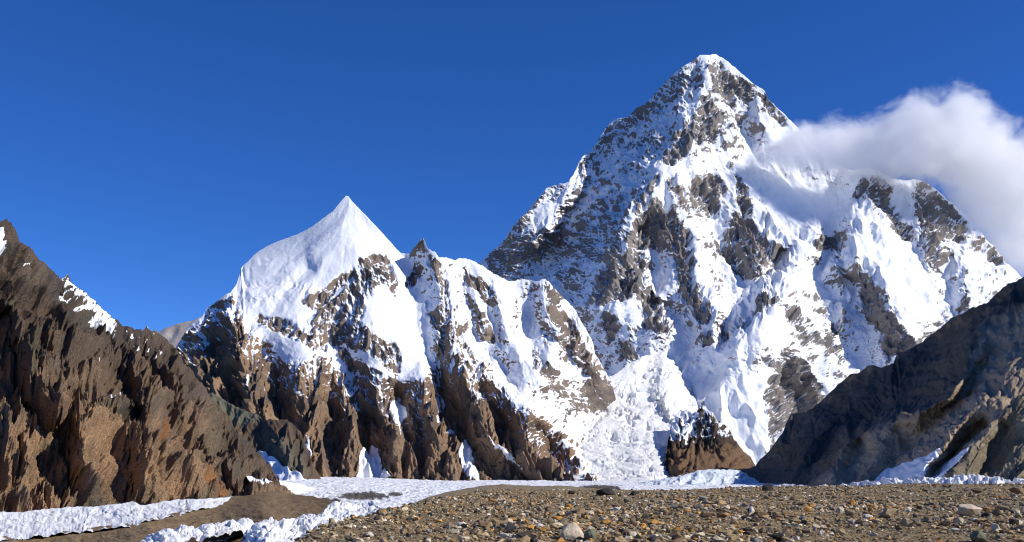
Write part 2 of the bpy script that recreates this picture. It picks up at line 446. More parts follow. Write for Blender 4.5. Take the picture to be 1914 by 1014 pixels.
K_ROCK = [
    [(1306, 102), (1282, 119), (1245, 151), (1205, 193), (1222, 205), (1250, 190), (1278, 176), (1300, 160), (1311, 165), (1318, 134)],
    [(1200, 194), (1165, 220), (1138, 230), (1104, 280), (1088, 293), (1066, 325), (1085, 322), (1118, 306), (1136, 285), (1150, 262), (1190, 232), (1245, 212), (1300, 200), (1300, 188), (1240, 200)],
    [(1150, 250), (1190, 255), (1250, 232), (1270, 238), (1250, 262), (1200, 268), (1170, 280)],
    [(1200, 250), (1240, 270), (1238, 300), (1200, 310), (1170, 330), (1130, 345), (1110, 370), (1120, 340), (1160, 310), (1190, 290)],
    [(1218, 318), (1236, 330), (1232, 355), (1205, 382), (1160, 425), (1130, 430), (1060, 440), (1030, 445), (1085, 400), (1110, 375), (1180, 345)],
    [(1030, 440), (1160, 432), (1160, 470), (1128, 492), (1060, 478), (1000, 476), (950, 522), (900, 490), (950, 445), (975, 430), (1000, 445)],
    [(1020, 350), (1062, 338), (1060, 352), (1030, 368), (1000, 395), (985, 412), (965, 440), (945, 448), (960, 420), (985, 392)],
    [(1302, 202), (1269, 241), (1242, 265), (1236, 303), (1262, 306), (1285, 285), (1296, 262), (1325, 262), (1350, 250), (1372, 238), (1388, 252), (1372, 232), (1345, 205), (1330, 178), (1316, 172)],
    [(1290, 330), (1330, 325), (1362, 355), (1330, 398), (1290, 385)], [(1250, 330), (1280, 350), (1290, 400), (1262, 380)],
    [(1215, 383), (1240, 370), (1262, 395), (1292, 440), (1298, 510), (1275, 550), (1264, 520), (1258, 470), (1222, 470), (1180, 465), (1163, 440), (1185, 415)],
    [(1158, 465), (1200, 478), (1208, 520), (1180, 556), (1140, 566), (1095, 562), (1108, 532), (1130, 492)],
    [(1193, 542), (1222, 552), (1238, 580), (1254, 612), (1250, 628), (1215, 618), (1198, 590)],
    [(1272, 528), (1308, 525), (1326, 562), (1324, 604), (1300, 588), (1285, 560)], [(1310, 630), (1330, 615), (1332, 642), (1316, 650)],
    [(1350, 440), (1378, 400), (1398, 400), (1415, 425), (1446, 460), (1422, 510), (1405, 522), (1385, 515), (1365, 495), (1350, 470)],
    [(1378, 318), (1392, 345), (1412, 385), (1400, 402), (1382, 375), (1374, 345)],
    [(1360, 150), (1400, 150), (1432, 178), (1450, 200), (1440, 205), (1415, 180), (1395, 200), (1380, 185)], [(1335, 110), (1375, 150), (1370, 200), (1335, 170), (1320, 130)],
    [(1440, 200), (1478, 228), (1468, 232), (1445, 215), (1420, 195)],
    [(1594, 345), (1640, 318), (1662, 345), (1672, 382), (1694, 420), (1722, 452), (1690, 440), (1660, 402), (1632, 375), (1592, 372)],
    [(1703, 345), (1730, 340), (1768, 370), (1818, 430), (1800, 450), (1780, 440), (1760, 460), (1745, 488), (1722, 440), (1712, 390)],
    [(1740, 475), (1780, 470), (1790, 480), (1745, 492)], [(1848, 453), (1868, 473), (1886, 495), (1872, 492), (1852, 482)],
    [(1606, 488), (1624, 505), (1640, 541), (1660, 570), (1692, 612), (1712, 642), (1660, 680), (1650, 650), (1632, 600), (1610, 560), (1604, 525)],
    [(1464, 560), (1501, 593), (1532, 633), (1562, 655), (1548, 668), (1500, 622), (1472, 585)],
    [(1586, 558), (1576, 600), (1556, 650), (1545, 640), (1566, 598)], [(1545, 600), (1560, 640), (1580, 670), (1560, 672), (1540, 650)],
    [(1436, 700), (1462, 688), (1489, 662), (1512, 690), (1540, 728), (1556, 748), (1480, 778), (1446, 828), (1440, 770)],
    [(1802, 540), (1814, 578), (1795, 584), (1798, 555)], [(1800, 500), (1808, 512), (1800, 516)], [(1750, 620), (1700, 640), (1690, 690), (1760, 690)],
    [(1455, 538), (1456, 560), (1385, 612), (1372, 605), (1410, 570)], [(1342, 612), (1360, 602), (1362, 628), (1346, 625)],
    [(1120, 590), (1150, 575), (1158, 620), (1135, 640)], [(1155, 640), (1190, 655), (1190, 680), (1160, 668)], [(1522, 445), (1580, 432), (1580, 452), (1530, 470)],
]
K_SNOW = [[(1078, 345), (1055, 358), (1030, 372), (1000, 400), (1000, 425), (1022, 432), (1048, 420), (1075, 372)],
          [(1200, 308), (1292, 308), (1285, 325), (1235, 322)], [(1500, 330), (1585, 345), (1575, 420), (1430, 400), (1420, 350)],
          [(1345, 650), (1400, 615), (1455, 567), (1478, 640), (1436, 692), (1432, 760), (1442, 850), (1400, 840), (1340, 770), (1290, 740), (1300, 690)],
          [(1592, 430), (1612, 402), (1690, 452), (1740, 520), (1760, 600), (1700, 600), (1652, 540), (1618, 485), (1592, 480)]]

def k_rock(u, v):
    r = blur(poly_mask(K_ROCK, u + 9 * fbm(u / 10, v / 22, 61, 4, .6), v + 14 * fbm(u / 9, v / 14, 62, 4, .6)), 4)
    west = sstep(20, -20, u - curve([(103, 1314), (200, 1309), (300, 1238), (400, 1190), (500, 1128), (574, 1076), (700, 1000)], v))
    r = r * lerp(0.56, 0.33, west)
    r = np.maximum(r, 0.16 * west)
    r = np.maximum(r, 0.04 + 0.26 * sstep(0.08, 0.5, fbm(u / 60, v / 60, 71, 4, 0.6)))
    return (r + .0) * (1 - blur(poly_mask(K_SNOW, u, v), 3)) - .25 * blur(poly_mask(K_SNOW[2:], u, v), 3)

for ln in K_LINES:
    for k in range(len(ln)): ln[k] = (ln[k][0], ln[k][1], ln[k][2] * (1.45 if ln[k][0] < 1310 else 1.3))
D = build_surface(K_TOP, [(800, 790), (1140, 800), (1300, 910), (2020, 910)], K_BASE, K_LINES, 850, 1990, 1.2, 700, warp=(15, 40), jag=(3, 14),
                  flute=((330, 66), (170, 46), (88, 26), (46, 11)), su=4.5, sv=6.2, rock=k_rock,
                  crag=(('r', 170, 110, 20, 80, 5), ('w', 85, 60, -25, 40, 1), ('r', 70, 26, -28, 34, 4), ('w', 36, 22, 20, 12, 1), ('r', 26, 14, -25, 11, 3), ('p', 18, 14, 0, 9, 3)), seed=3, snow_smooth=0.5, follow=0.6)
def cover(D, a, b, c, mean_n, lam, ang, thin=0.0, gul=0.12):
    nz = D['Nf'][..., 2]
    X, Z = D['X'], D['Z']
    ca, sa = math.cos(math.radians(ang)), math.sin(math.radians(ang))
    xx, zz = X * ca + Z * sa, -X * sa + Z * ca
    s = 0.5 + a * (0.42 - D['R']) + b * (nz - mean_n) + c * (0.32 * fbm(xx / (lam * 1.6), zz / (lam * .5), D['seed'] + 40, 5, 0.65) + 0.3 * fbm(X / lam * .4, Z / lam * .4, D['seed'] + 41, 4) + 0.62 * fbm(X / (lam * .45), Z / (lam * 2.2), D['seed'] + 42, 4, .6))
    hp = D['disp'] - blur(D['disp'], 40)
    hp = hp / (hp.std() + 1e-6)
    return np.clip(s + thin - gul * np.clip(hp, -2, 2), -0.5, 1.5)
snow = cover(D, 1.15, 1.05, 1.0, 0.42, 32, 25, gul=0.2)
rockc = rock_colour(D, (.28, .245, .215), (.17, .16, .16), (.42, .34, .26), 300, 4)
M_K = mountain_material('high_peak_rock_and_snow', 0.075, 11, 0.2, 6, edge=0.55, soft=0.17)
P, A = with_back(D, dict(snow=snow, rock=rockc), 2500)
k2 = grid_mesh('mountain', P, M_K, A)
tag(k2, 'highest snow covered rock pyramid with shaded west face and a cloud on its shoulder', 'mountain', 'structure')

# ------------------------------------------------------------------ the white peak with its brown buttresses
A_TOP = [(318, 668), (330, 646), (350, 615), (367, 598), (380, 588), (387, 576), (398, 568), (411, 558), (422, 550), (431, 547), (436, 540), (442, 531), (446, 519),
         (450, 504), (453, 497), (461, 491), (474, 477), (486, 468), (498, 461), (518, 452), (540, 444), (558, 437), (572, 430), (585, 422), (602, 409), (612, 402), (622, 395),
         (634, 380), (646, 366), (652, 368), (659, 378), (672, 391), (685, 404), (695, 415), (702, 422), (712, 433), (722, 444), (732, 455), (742, 467), (750, 474), (766, 475),
         (773, 464), (779, 457), (785, 450), (790, 444), (794, 451), (799, 464), (806, 469), (813, 471), (820, 481), (836, 482), (850, 486), (858, 484), (870, 482),
         (884, 488), (897, 494), (918, 508), (940, 521), (950, 525), (957, 526), (970, 523), (987, 522), (996, 525), (1004, 526), (1012, 523), (1019, 520),
         (1026, 528), (1034, 537), (1050, 553), (1071, 574), (1083, 594), (1095, 615), (1103, 630), (1110, 645), (1113, 661), (1122, 678), (1132, 695), (1142, 713),
         (1150, 740), (1165, 800), (1190, 880), (1205, 930)]
A_BASE = [(645, 367, 6300), (750, 475, 6100), (448, 504, 6100), (431, 548, 5700), (330, 645, 5600), (790, 445, 6000), (900, 494, 6000), (1019, 520, 6000), (1071, 574, 5950),
          (1140, 715, 5800), (1165, 800, 5900), (1190, 880, 5300), (1205, 930, 5000), (600, 560, 5500), (700, 600, 5250), (850, 600, 5400), (960, 650, 5350), (460, 640, 5150), (480, 760, 4650), (600, 700, 4900), (700, 720, 4800), (800, 720, 4850),
          (900, 720, 4900), (1000, 780, 4650), (600, 890, 4250), (720, 890, 4250), (850, 900, 4250), (980, 905, 4200), (1120, 905, 4150), (350, 760, 4900), (500, 900, 4350),
          (1050, 720, 5150), (1060, 790, 5050), (1100, 850, 4800), (650, 460, 5950), (560, 500, 5850)]
A_LINES = [
    [(646, 368, -15), (634, 420, -22), (610, 470, -15)], [(575, 432, 5), (568, 470, 18), (576, 500, 22)], [(585, 470, -12), (592, 505, -14)],
    [(447, 533, -30), (470, 553, -70), (500, 546, -60), (522, 534, -60), (548, 530, -40)], [(440, 560, 70), (462, 572, 70), (500, 566, 60), (530, 558, 30)],
    [(431, 549, -40), (426, 580, -90), (440, 630, -110), (452, 690, -120), (470, 750, -120), (490, 800, -90)],
    [(412, 575, 30), (405, 640, 60), (420, 700, 80), (440, 760, 80)], [(365, 612, -20), (380, 660, -70), (400, 710, -90), (430, 770, -80)],
    [(460, 590, 40), (485, 660, 80), (520, 720, 90), (535, 780, 80)],
    [(545, 600, -20), (540, 680, -90), (555, 740, -110), (575, 800, -100), (585, 870, -60)],
    [(655, 497, -40), (672, 485, -70), (700, 476, -60), (724, 478, -60), (740, 500, -20)], [(720, 480, -60), (732, 530, -100), (712, 580, -60)], [(690, 490, -50), (672, 550, -100), (660, 600, -90), (665, 640, -60)],
    [(640, 540, 30), (620, 600, 60), (630, 660, 70)],
    [(592, 655, -110), (600, 700, -150), (575, 760, -130), (580, 830, -90), (600, 880, -40)], [(625, 690, 70), (622, 760, 80), (625, 830, 80)],
    [(640, 720, -70), (650, 780, -110), (660, 850, -70)],
    [(692, 685, -120), (703, 750, -150), (728, 790, -150), (748, 818, -110), (742, 850, -70)], [(672, 690, 80), (676, 760, 100), (686, 830, 120), (698, 885, 60)],
    [(742, 740, 100), (746, 790, 110), (752, 812, 60)], [(760, 815, -20), (775, 860, -80), (800, 890, -50)],
    [(790, 446, -30), (797, 491, -90), (823, 531, -120), (838, 567, -140), (845, 611, -150), (850, 636, -150), (838, 665, -150), (846, 700, -140), (868, 740, -120)],
    [(800, 687, -110), (797, 754, -150), (823, 808, -140), (846, 850, -110), (872, 890, -60)],
    [(776, 480, 20), (786, 560, 110), (800, 630, 130), (806, 670, 120), (816, 735, 120), (826, 790, 110)],
    [(858, 500, 10), (870, 560, 40), (885, 620, 70), (920, 690, 60), (960, 740, 40)],
    [(858, 660, -90), (884, 711, -120), (914, 788, -130), (940, 830, -110), (980, 880, -60)], [(850, 760, 60), (866, 820, 90), (882, 870, 90), (908, 905, 40)],
    [(908, 677, -110), (936, 722, -140), (970, 755, -150), (1006, 768, -160), (1044, 801, -160), (1070, 838, -160), (1090, 870, -150), (1122, 902, -100)],
    [(900, 730, 20), (925, 790, 80), (955, 850, 100), (985, 890, 60)], [(970, 760, -150), (1000, 820, -120), (1030, 890, -70)], [(1010, 800, 20), (1040, 850, 40), (1062, 895, 30)],
    [(1019, 522, -60), (1022, 570, -100), (1040, 610, -100), (1070, 650, -90), (1100, 690, -60)], [(988, 525, 10), (1000, 580, 60), (1020, 640, 60)],
    [(905, 505, -20), (930, 560, -60), (950, 610, -40)], [(955, 530, 20), (965, 590, 40), (990, 650, 50)], [(1080, 600, -20), (1090, 660, -60), (1118, 700, -60)],
    [(980, 690, -40), (1010, 720, -30)], [(1000, 740, 40), (1060, 790, 60), (1110, 850, 50)],
]
A_ROCK = [
    [(655, 500), (672, 486), (690, 474), (722, 476), (737, 500), (746, 540), (732, 548), (715, 530), (700, 545), (684, 560), (674, 612), (655, 605), (660, 550), (640, 535)],
    [(575, 610), (600, 575), (640, 540), (662, 560), (650, 600), (700, 620), (740, 640), (762, 690), (700, 700), (640, 690), (600, 655), (560, 640)],
    [(470, 590), (520, 590), (560, 610), (600, 640), (580, 660), (540, 630), (500, 615)], [(560, 560), (600, 540), (640, 510), (655, 510), (640, 535), (590, 580)],
    [(798, 486), (806, 478), (821, 488), (838, 540), (846, 600), (852, 638), (838, 690), (812, 690), (824, 620), (804, 606), (798, 590), (826, 560), (812, 500), (797, 490)],
    [(845, 560), (872, 640), (912, 682), (905, 700), (870, 690), (855, 640)], [(770, 500), (785, 500), (780, 530), (755, 540)],
    [(862, 500), (905, 520), (938, 560), (925, 575), (895, 550), (870, 530)], [(870, 540), (900, 575), (930, 640), (915, 640), (885, 600)],
    [(1016, 525), (1032, 540), (1062, 590), (1085, 625), (1094, 662), (1076, 664), (1050, 625), (1022, 580)],
    [(985, 640), (1010, 660), (1050, 700), (1035, 715), (1000, 690)], [(1086, 648), (1106, 668), (1132, 708), (1112, 716), (1094, 692)], [(970, 680), (990, 720), (1020, 760), (990, 730)],
    [(448, 505), (456, 497), (460, 505), (455, 512)], [(700, 480), (712, 500), (706, 520), (696, 505)],
]
A_SNOW = [[(440, 547), (500, 540), (560, 538), (566, 580), (520, 590), (450, 584)], [(846, 600), (880, 690), (862, 650)], [(800, 640), (812, 690), (822, 760), (830, 795), (818, 790), (806, 720), (792, 680)], [(742, 752), (760, 762), (752, 790), (748, 820), (738, 792), (728, 765)],
          [(505, 620), (590, 655), (585, 672), (535, 676), (515, 650)], [(612, 640), (650, 690), (640, 700), (610, 672)], [(905, 800), (940, 840), (975, 878), (955, 868), (918, 822)],
          [(574, 818), (580, 850), (578, 862), (568, 836)], [(540, 655), (560, 690), (553, 694)], [(460, 690), (468, 725), (462, 722)], [(500, 695), (520, 720), (516, 724)],
          [(660, 745), (672, 770), (668, 772)], [(635, 640), (690, 660), (735, 700), (700, 690), (660, 672)], [(750, 660), (790, 680), (800, 700), (770, 715), (748, 700)], [(825, 810), (850, 800), (848, 812)]]
A_LINE = [(318, 612), (360, 604), (411, 560), (431, 550), (450, 590), (470, 620), (505, 640), (540, 676), (575, 660), (600, 650), (640, 690), (700, 690), (745, 712), (775, 715), (800, 690),
          (838, 660), (856, 650), (884, 680), (908, 674), (936, 716), (968, 748), (1006, 762), (1046, 796), (1070, 832), (1090, 862), (1124, 900), (1210, 940)]

def a_rock(u, v):
    low = sstep(-16, 22, v - curve(A_LINE, u))
    low = low * lerp(0.5, 1.0, sstep(10, 120, v - curve(A_LINE, u)))
    r = np.maximum(0.6 * blur(poly_mask(A_ROCK, u + 4 * fbm(u / 7, v / 7, 63, 3), v + 4 * fbm(u / 7, v / 7, 64, 3)), 4), 1.35 * low)
    left = sstep(470, 440, u) * sstep(-14, 10, v - curve([(318, 640), (411, 556), (431, 548), (470, 600)], u))
    r = np.maximum(r, left * lerp(0.55, 1.25, sstep(620, 690, v)))
    r = np.maximum(r, 0.20 * sstep(0.0, 0.35, fbm(u / 40, v / 40, 81, 3)) * sstep(500, 540, v))
    r = r - 1.3 * blur(poly_mask(A_SNOW, u, v), 1)
    r = np.maximum(r, (.12 + .2 * sstep(0, .3, fbm(u / 18, v / 50, 86, 4))) * sstep(770, 830, u))
    mid = low * sstep(150, 20, v - curve(A_LINE, u)) * sstep(0.06, 0.3, fbm(u / 20, v / 36, 83, 4))
    return np.clip(blur(r, 1) - 0.75 * mid, 0, 1.35)

for ln in A_LINES:
    for k in range(len(ln)):
        if ln[k][0] > 850 and ln[k][1] < 720: ln[k] = (ln[k][0], ln[k][1], ln[k][2] * 1.6)
        if ln[k][0] < 560 and 530 < ln[k][1] < 580: ln[k] = (ln[k][0], ln[k][1], ln[k][2] * 0.6)
A_LINES += [[(1092, 620, -10), (1106, 670, -70), (1126, 714, -70)], [(1086, 640, 20), (1096, 700, 50)], [(1116, 668, 10), (1134, 705, 20)], [(870, 484, 0), (886, 540, -60), (908, 620, -70)], [(918, 508, 0), (938, 570, -70), (962, 640, -70), (985, 700, -50)], [(880, 520, 20), (905, 580, 50), (930, 650, 50)], [(1045, 560, 40), (1062, 640, 70), (1085, 700, 60)], [(1003, 540, -10), (1012, 620, -70), (1035, 690, -60)]]
D = build_surface(A_TOP, [(318, 930), (1210, 945)], A_BASE, A_LINES, 322, 1200, 1.2, 500, warp=(9, 32), jag=(2.2, 9),
                  jagmask=[(318, 1.4), (430, 1.2), (460, .5), (735, .4), (770, 1.7), (1200, 1.8)], flute=((210, 34), (110, 26), (56, 14.5), (28, 7)), su=2.7, sv=3.6, rock=a_rock,
                  crag=(('r', 80, 110, -14, 24, 6), ('w', 46, 60, -20, 8, 1), ('r', 30, 34, 24, 9, 5), ('p', 9, 10, 0, 4.5, 3)), seed=5, snow_smooth=0.74, follow=0.8)
snow = cover(D, 1.2, 1.1, 1.0, 0.5, 34, -25, gul=.16)
hp = D['disp'] - blur(D['disp'], 30)
zone = sstep(-20, 10, D['V'] - curve(A_LINE, D['U'])) * sstep(150, 20, D['V'] - curve(A_LINE, D['U']))
snow = snow + zone * (0.34 * np.clip(-hp / 7 - .55, -1, 1.4) + 0.55 * sstep(.45, .68, D['Nf'][..., 2]) + .12)
snow = np.where((D['R'] > 0.95) & (zone < .05), np.minimum(snow, 0.5 - (D['R'] - 0.95) * 2.0), snow)
rockc = rock_colour(D, (.29, .19, .115), (.12, .095, .08), (.42, .285, .175), 200, 14)
up = sstep(20, -60, D['V'] - curve(A_LINE, D['U']))[..., None]
rockc = lerp(rockc, rockc.mean(-1, keepdims=True) * np.array([1.12, 1.0, .88]), up * 0.6)
M_A = mountain_material('white_peak_rock_and_snow', 0.08, 9, 0.22, 5, edge=0.42, soft=0.11)
P, A = with_back(D, dict(snow=snow, rock=rockc), 1500)
white_peak = grid_mesh('mountain', P, M_A, A)
tag(white_peak, 'smaller sharp white summit rising above brown rock buttresses', 'mountain', 'structure')

M_SNOW = bpy.data.materials.new('old_snow')
def snow_material(m, s, bump, colr=(0.84, 0.86, 0.89), dirt=0.25, dirtc=(0.35, 0.33, 0.31)):
    n, l = nodes(m)
    b = n['Principled BSDF']; tc = n.new('ShaderNodeTexCoord')
    t = n.new('ShaderNodeTexNoise'); t.inputs['Scale'].default_value = s; t.inputs['Detail'].default_value = 8; t.inputs['Roughness'].default_value = 0.65
    l.new(tc.outputs['Object'], t.inputs['Vector'])
    r = n.new('ShaderNodeMapRange'); r.interpolation_type = 'SMOOTHSTEP'
    r.inputs['From Min'].default_value = 0.52; r.inputs['From Max'].default_value = 0.72; r.inputs['To Max'].default_value = dirt
    l.new(t.outputs['Fac'], r.inputs['Value'])
    da = n.new('ShaderNodeAttribute'); da.attribute_name = 'dirt'
    ad = n.new('ShaderNodeMath'); ad.operation = 'ADD'; ad.use_clamp = True
    l.new(r.outputs[0], ad.inputs[0]); l.new(da.outputs['Fac'], ad.inputs[1])
    mx = n.new('ShaderNodeMix'); mx.data_type = 'RGBA'; mx.inputs[6].default_value = (*colr, 1); mx.inputs[7].default_value = (*dirtc, 1)
    l.new(ad.outputs[0], mx.inputs[0]); l.new(mx.outputs[2], b.inputs['Base Color'])
    b.inputs['Roughness'].default_value = 0.7; b.inputs['Specular IOR Level'].default_value = 0.2
    bp = n.new('ShaderNodeBump'); bp.inputs['Distance'].default_value = bump; l.new(t.outputs['Fac'], bp.inputs['Height']); l.new(bp.outputs[0], b.inputs['Normal'])
snow_material(M_SNOW, 0.06, 2.5, dirt=0.15)

def snow_patch(D, poly, parent, thick, label=None, rag=5.0, lam=18.0, lift=2.0):
    """an old snow patch lying on a mountain side: its own sheet, thicker in the middle, over the smoothed ground"""
    U, V = D['U'], D['V']
    uu = U + rag * fbm(U / lam, V / lam, 301, 4, 0.6); vv = V + rag * fbm(U / lam + 30, V / lam, 302, 4, 0.6)
    m0 = inside(poly, uu, vv)
    rr, cc = np.where(m0)
    if len(rr) == 0: return
    r0, r1, c0, c1 = max(rr.min() - 6, 0), rr.max() + 7, max(cc.min() - 6, 0), cc.max() + 7
    m = m0[r0:r1, c0:c1].astype(float)
    soft = blur(m, 5)
    Pp = D['P'][r0:r1, c0:c1]; Nn = D['N0'][r0:r1, c0:c1]
    dsp = D['disp'][r0:r1, c0:c1]
    P0 = Pp - Nn * dsp[..., None]
    sm = np.maximum(blur(dsp, 14), dsp * 0.6 + blur(dsp, 14) * 0.4)
    d2 = sm + thick * (soft - 0.25)
    d2 = np.maximum(d2, dsp + lift * (soft - 0.1))
    o = grid_mesh('snow_patch', P0 + Nn * d2[..., None], M_SNOW, dict(dirt=np.clip(0.12 * fbm(D['X'][r0:r1, c0:c1] / 20, D['Z'][r0:r1, c0:c1] / 20, 5, 4), 0, 1)), mask=m > 0.5, parent=parent)
    if label: o['label'] = label
    return o
for p, t in (([(694, 826), (706, 830), (712, 850), (716, 872), (730, 894), (662, 896), (670, 868), (673, 850), (685, 840)], 24),
             ([(868, 826), (880, 838), (884, 862), (890, 880), (918, 912), (884, 908), (868, 880), (856, 852)], 22),
             ([(906, 800), (918, 812), (942, 836), (980, 880), (950, 862), (922, 826)], 14),
             ([(742, 752), (758, 762), (762, 780), (752, 792), (746, 812), (736, 786), (726, 764)], 13),
             ([(572, 816), (580, 826), (582, 858), (574, 846)], 6)):
    snow_patch(D, p, white_peak, t)

# ------------------------------------------------------------------ dark valley wall on the near left
L_TOP = [(-80, 330), (-40, 372), (0, 402), (5, 412), (13, 408), (19, 414), (25, 418), (31, 430), (37, 451), (48, 459), (60, 467), (68, 480), (74, 487), (82, 490), (90, 497),
         (102, 508), (114, 518), (122, 517), (127, 512), (133, 522), (147, 533), (160, 545), (174, 558), (188, 572), (201, 585), (215, 596), (228, 605), (245, 609), (261, 615), (268, 617), (275, 607),
         (280, 616), (285, 621), (292, 616), (298, 624), (312, 632), (325, 645), (339, 668), (347, 676), (355, 681), (363, 695), (372, 711), (384, 725), (396, 738), (410, 756), (422, 771),
         (435, 790), (446, 808), (457, 820), (469, 832), (486, 850), (503, 868), (515, 882), (526, 900), (540, 925), (550, 945)]
L_BASE = [(0, 957, 1300), (-80, 970, 1180), (-80, 330, 2000), (0, 402, 2060), (100, 507, 2200), (200, 584, 2330), (300, 625, 2480), (355, 682, 2500), (422, 771, 2420), (503, 868, 2250),
          (100, 950, 1400), (200, 942, 1520), (300, 935, 1650), (400, 930, 1780), (496, 922, 1920), (550, 950, 2000), (0, 700, 1640), (100, 720, 1720), (200, 760, 1770), (300, 780, 1930), (400, 840, 2060)]
L_LINES = [
    [(30, 430, -30), (45, 520, -90), (60, 600, -120), (90, 680, -140), (120, 760, -120)], [(0, 480, 20), (10, 600, 60), (30, 700, 80), (60, 800, 80), (80, 900, 40)],
    [(0, 540, -60), (20, 580, -100), (45, 650, -110), (60, 720, -70)],
    [(74, 488, -10), (100, 540, -60), (140, 610, -110), (180, 680, -130), (225, 740, -140)], [(115, 520, 30), (150, 580, 90), (190, 640, 110), (240, 700, 120), (260, 760, 90)],
    [(200, 730, -130), (240, 745, -150), (262, 740, -150)], [(130, 740, 60), (140, 820, 110), (130, 910, 80)], [(150, 780, -60), (140, 840, -110), (165, 920, -60)], [(175, 780, 40), (200, 850, 70), (225, 930, 40)],
    [(235, 690, -30), (285, 760, -130), (262, 830, -100), (255, 930, -40)], [(285, 760, -130), (305, 820, -130), (340, 920, -60)], [(300, 790, -90), (360, 850, -110), (430, 920, -40)],
    [(240, 760, 80), (230, 830, 110), (240, 920, 70)], [(280, 650, 20), (320, 720, -60), (360, 780, -90), (420, 850, -90), (470, 910, -40)],
    [(262, 640, 40), (300, 700, 70), (320, 780, 60)], [(340, 800, 40), (400, 880, 60), (440, 925, 30)], [(355, 690, -20), (400, 760, -40), (460, 850, -40), (500, 905, -20)],
    [(380, 790, 20), (440, 870, 40), (480, 915, 20)], [(20, 800, -50), (70, 880, -80), (140, 940, -40)],
]
def l_rock(u, v):
    return np.ones(u.shape)
for ln in L_LINES:
    for k in range(len(ln)): ln[k] = (ln[k][0], ln[k][1], ln[k][2] * 0.6)
D = build_surface(L_TOP, [(-80, 985), (0, 972), (268, 958), (436, 945), (550, 955)], L_BASE, L_LINES, -75, 545, 1.15, 470, warp=(12, 40), jag=(4, 10),
                  flute=((190, 20), (95, 18), (46, 9.5), (24, 5)), su=2.0, sv=1.35, rock=l_rock, kern='tps',
                  crag=(('r', 70, 90, -25, 13, 6), ('w', 30, 40, -20, 4, 1), ('r', 17, 20, 20, 6, 5), ('r', 7, 9, -20, 2.6, 3), ('p', 4, 5, 0, 2.0, 3)), seed=8, follow=0.8, crest_fade=34)
DL = D
nz, U, V = D['Nf'][..., 2], D['U'], D['V']
snow = np.full(U.shape, 0.0)
band = sstep(30, 6, np.abs(V - curve(L_TOP, U) - 12)) * sstep(105, 125, U) * sstep(235, 205, U)
snow = snow + band * (0.62 + 0.6 * (nz - 0.5) + 0.5 * fbm(U / 9, V / 6, 55, 4, 0.6))
snow = snow + 0.66 * sstep(0.3, 0.36, fbm(U / 7, V / 9, 57, 3)) * sstep(60, 30, V - curve(L_TOP, U)) * sstep(225, 240, U) * sstep(330, 300, U)
for p in ([(0, 418), (9, 422), (16, 445), (12, 470), (14, 484), (8, 478), (0, 462)], [(163, 660), (170, 668), (182, 684), (176, 682)], [(212, 716), (226, 736), (216, 728)], [(254, 635), (258, 660), (255, 662)], [(38, 498), (52, 492), (50, 502)]):
    snow = np.where(inside(p, D['WU'] * .3 + U * .7, D['WV'] * .3 + V * .7), 1.0, snow)
rockc = rock_colour(D, (.33, .205, .112), (.12, .09, .066), (.45, .285, .15), 260, 24)
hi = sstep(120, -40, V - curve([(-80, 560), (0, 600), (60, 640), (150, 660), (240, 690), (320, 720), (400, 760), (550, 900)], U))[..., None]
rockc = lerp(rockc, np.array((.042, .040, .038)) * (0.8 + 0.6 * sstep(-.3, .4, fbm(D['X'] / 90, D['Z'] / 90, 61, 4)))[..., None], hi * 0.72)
og = sstep(26, 6, np.abs(U - curve([(700, 285), (760, 296), (840, 350), (920, 420)], V))) * sstep(740, 770, V) * sstep(0.0, 0.3, fbm(D['X'] / 60, D['Z'] / 120, 62, 4) + 0.08)
rockc = lerp(rockc, np.array((.30, .125, .035)), (og * 0.75)[..., None])
gg = sstep(0.15, 0.4, fbm(D['X'] / 180 + 3, D['Z'] / 120, 63, 3))[..., None] * 0.5
rockc = lerp(rockc, np.array((.085, .085, .06)), gg)
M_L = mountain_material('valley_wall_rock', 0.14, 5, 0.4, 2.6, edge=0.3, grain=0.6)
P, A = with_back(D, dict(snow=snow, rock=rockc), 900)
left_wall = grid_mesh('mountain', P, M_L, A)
tag(left_wall, 'steep dark brown valley wall with orange streaks and a jagged crest falling to the glacier', 'mountain', 'structure')

# ------------------------------------------------------------------ low spur between the dark wall and the white peak
S_TOP = [(360, 770), (392, 736), (402, 737), (420, 748), (440, 760), (460, 768), (483, 776), (494, 786), (503, 783), (520, 786), (536, 784), (550, 796), (563, 808), (574, 838), (583, 862), (594, 884), (604, 904), (618, 930)]
D = build_surface(S_TOP, [(360, 950), (618, 950)], [(400, 740, 4250), (500, 785, 4100), (560, 805, 4000), (604, 905, 3700), (420, 850, 3950), (500, 900, 3500), (560, 920, 3350), (360, 900, 3800), (618, 945, 3500)],
                  [[(403, 742, 0), (440, 800, 40), (480, 860, 40)], [(503, 785, -40), (520, 830, -80), (560, 880, -70), (600, 915, -30)], [(483, 778, 20), (490, 830, 50), (540, 890, 40)], [(560, 808, -30), (575, 860, -50)]],
                  362, 616, 1.2, 170, warp=(6, 25), jag=(2.5, 8), flute=((120, 14), (60, 9), (28, 4)), su=2.0, sv=2.2, rock=l_rock,
                  crag=(('r', 40, 80, -20, 9, 5), ('p', 12, 16, 0, 3, 3)), seed=12)
rockc = rock_colour(D, (.14, .095, .06), (.06, .05, .044), (.20, .13, .08), 160, 31)
tal = sstep(0, 14, curve([(400, 830), (420, 790), (450, 800), (486, 800), (500, 840), (560, 900), (610, 940)], D['U']) - D['V'] + 12 * fbm(D['U'] / 20, D['V'] / 20, 44)) * sstep(492, 478, D['U'])
tal = np.maximum(tal, sstep(40, 10, np.abs(D['V'] - curve([(480, 830), (540, 860), (600, 920)], D['U']) + 10)) * sstep(478, 500, D['U']) * sstep(590, 560, D['U']) * .6)
rockc = lerp(rockc, np.array((.15, .15, .105)), (tal * .85)[..., None])
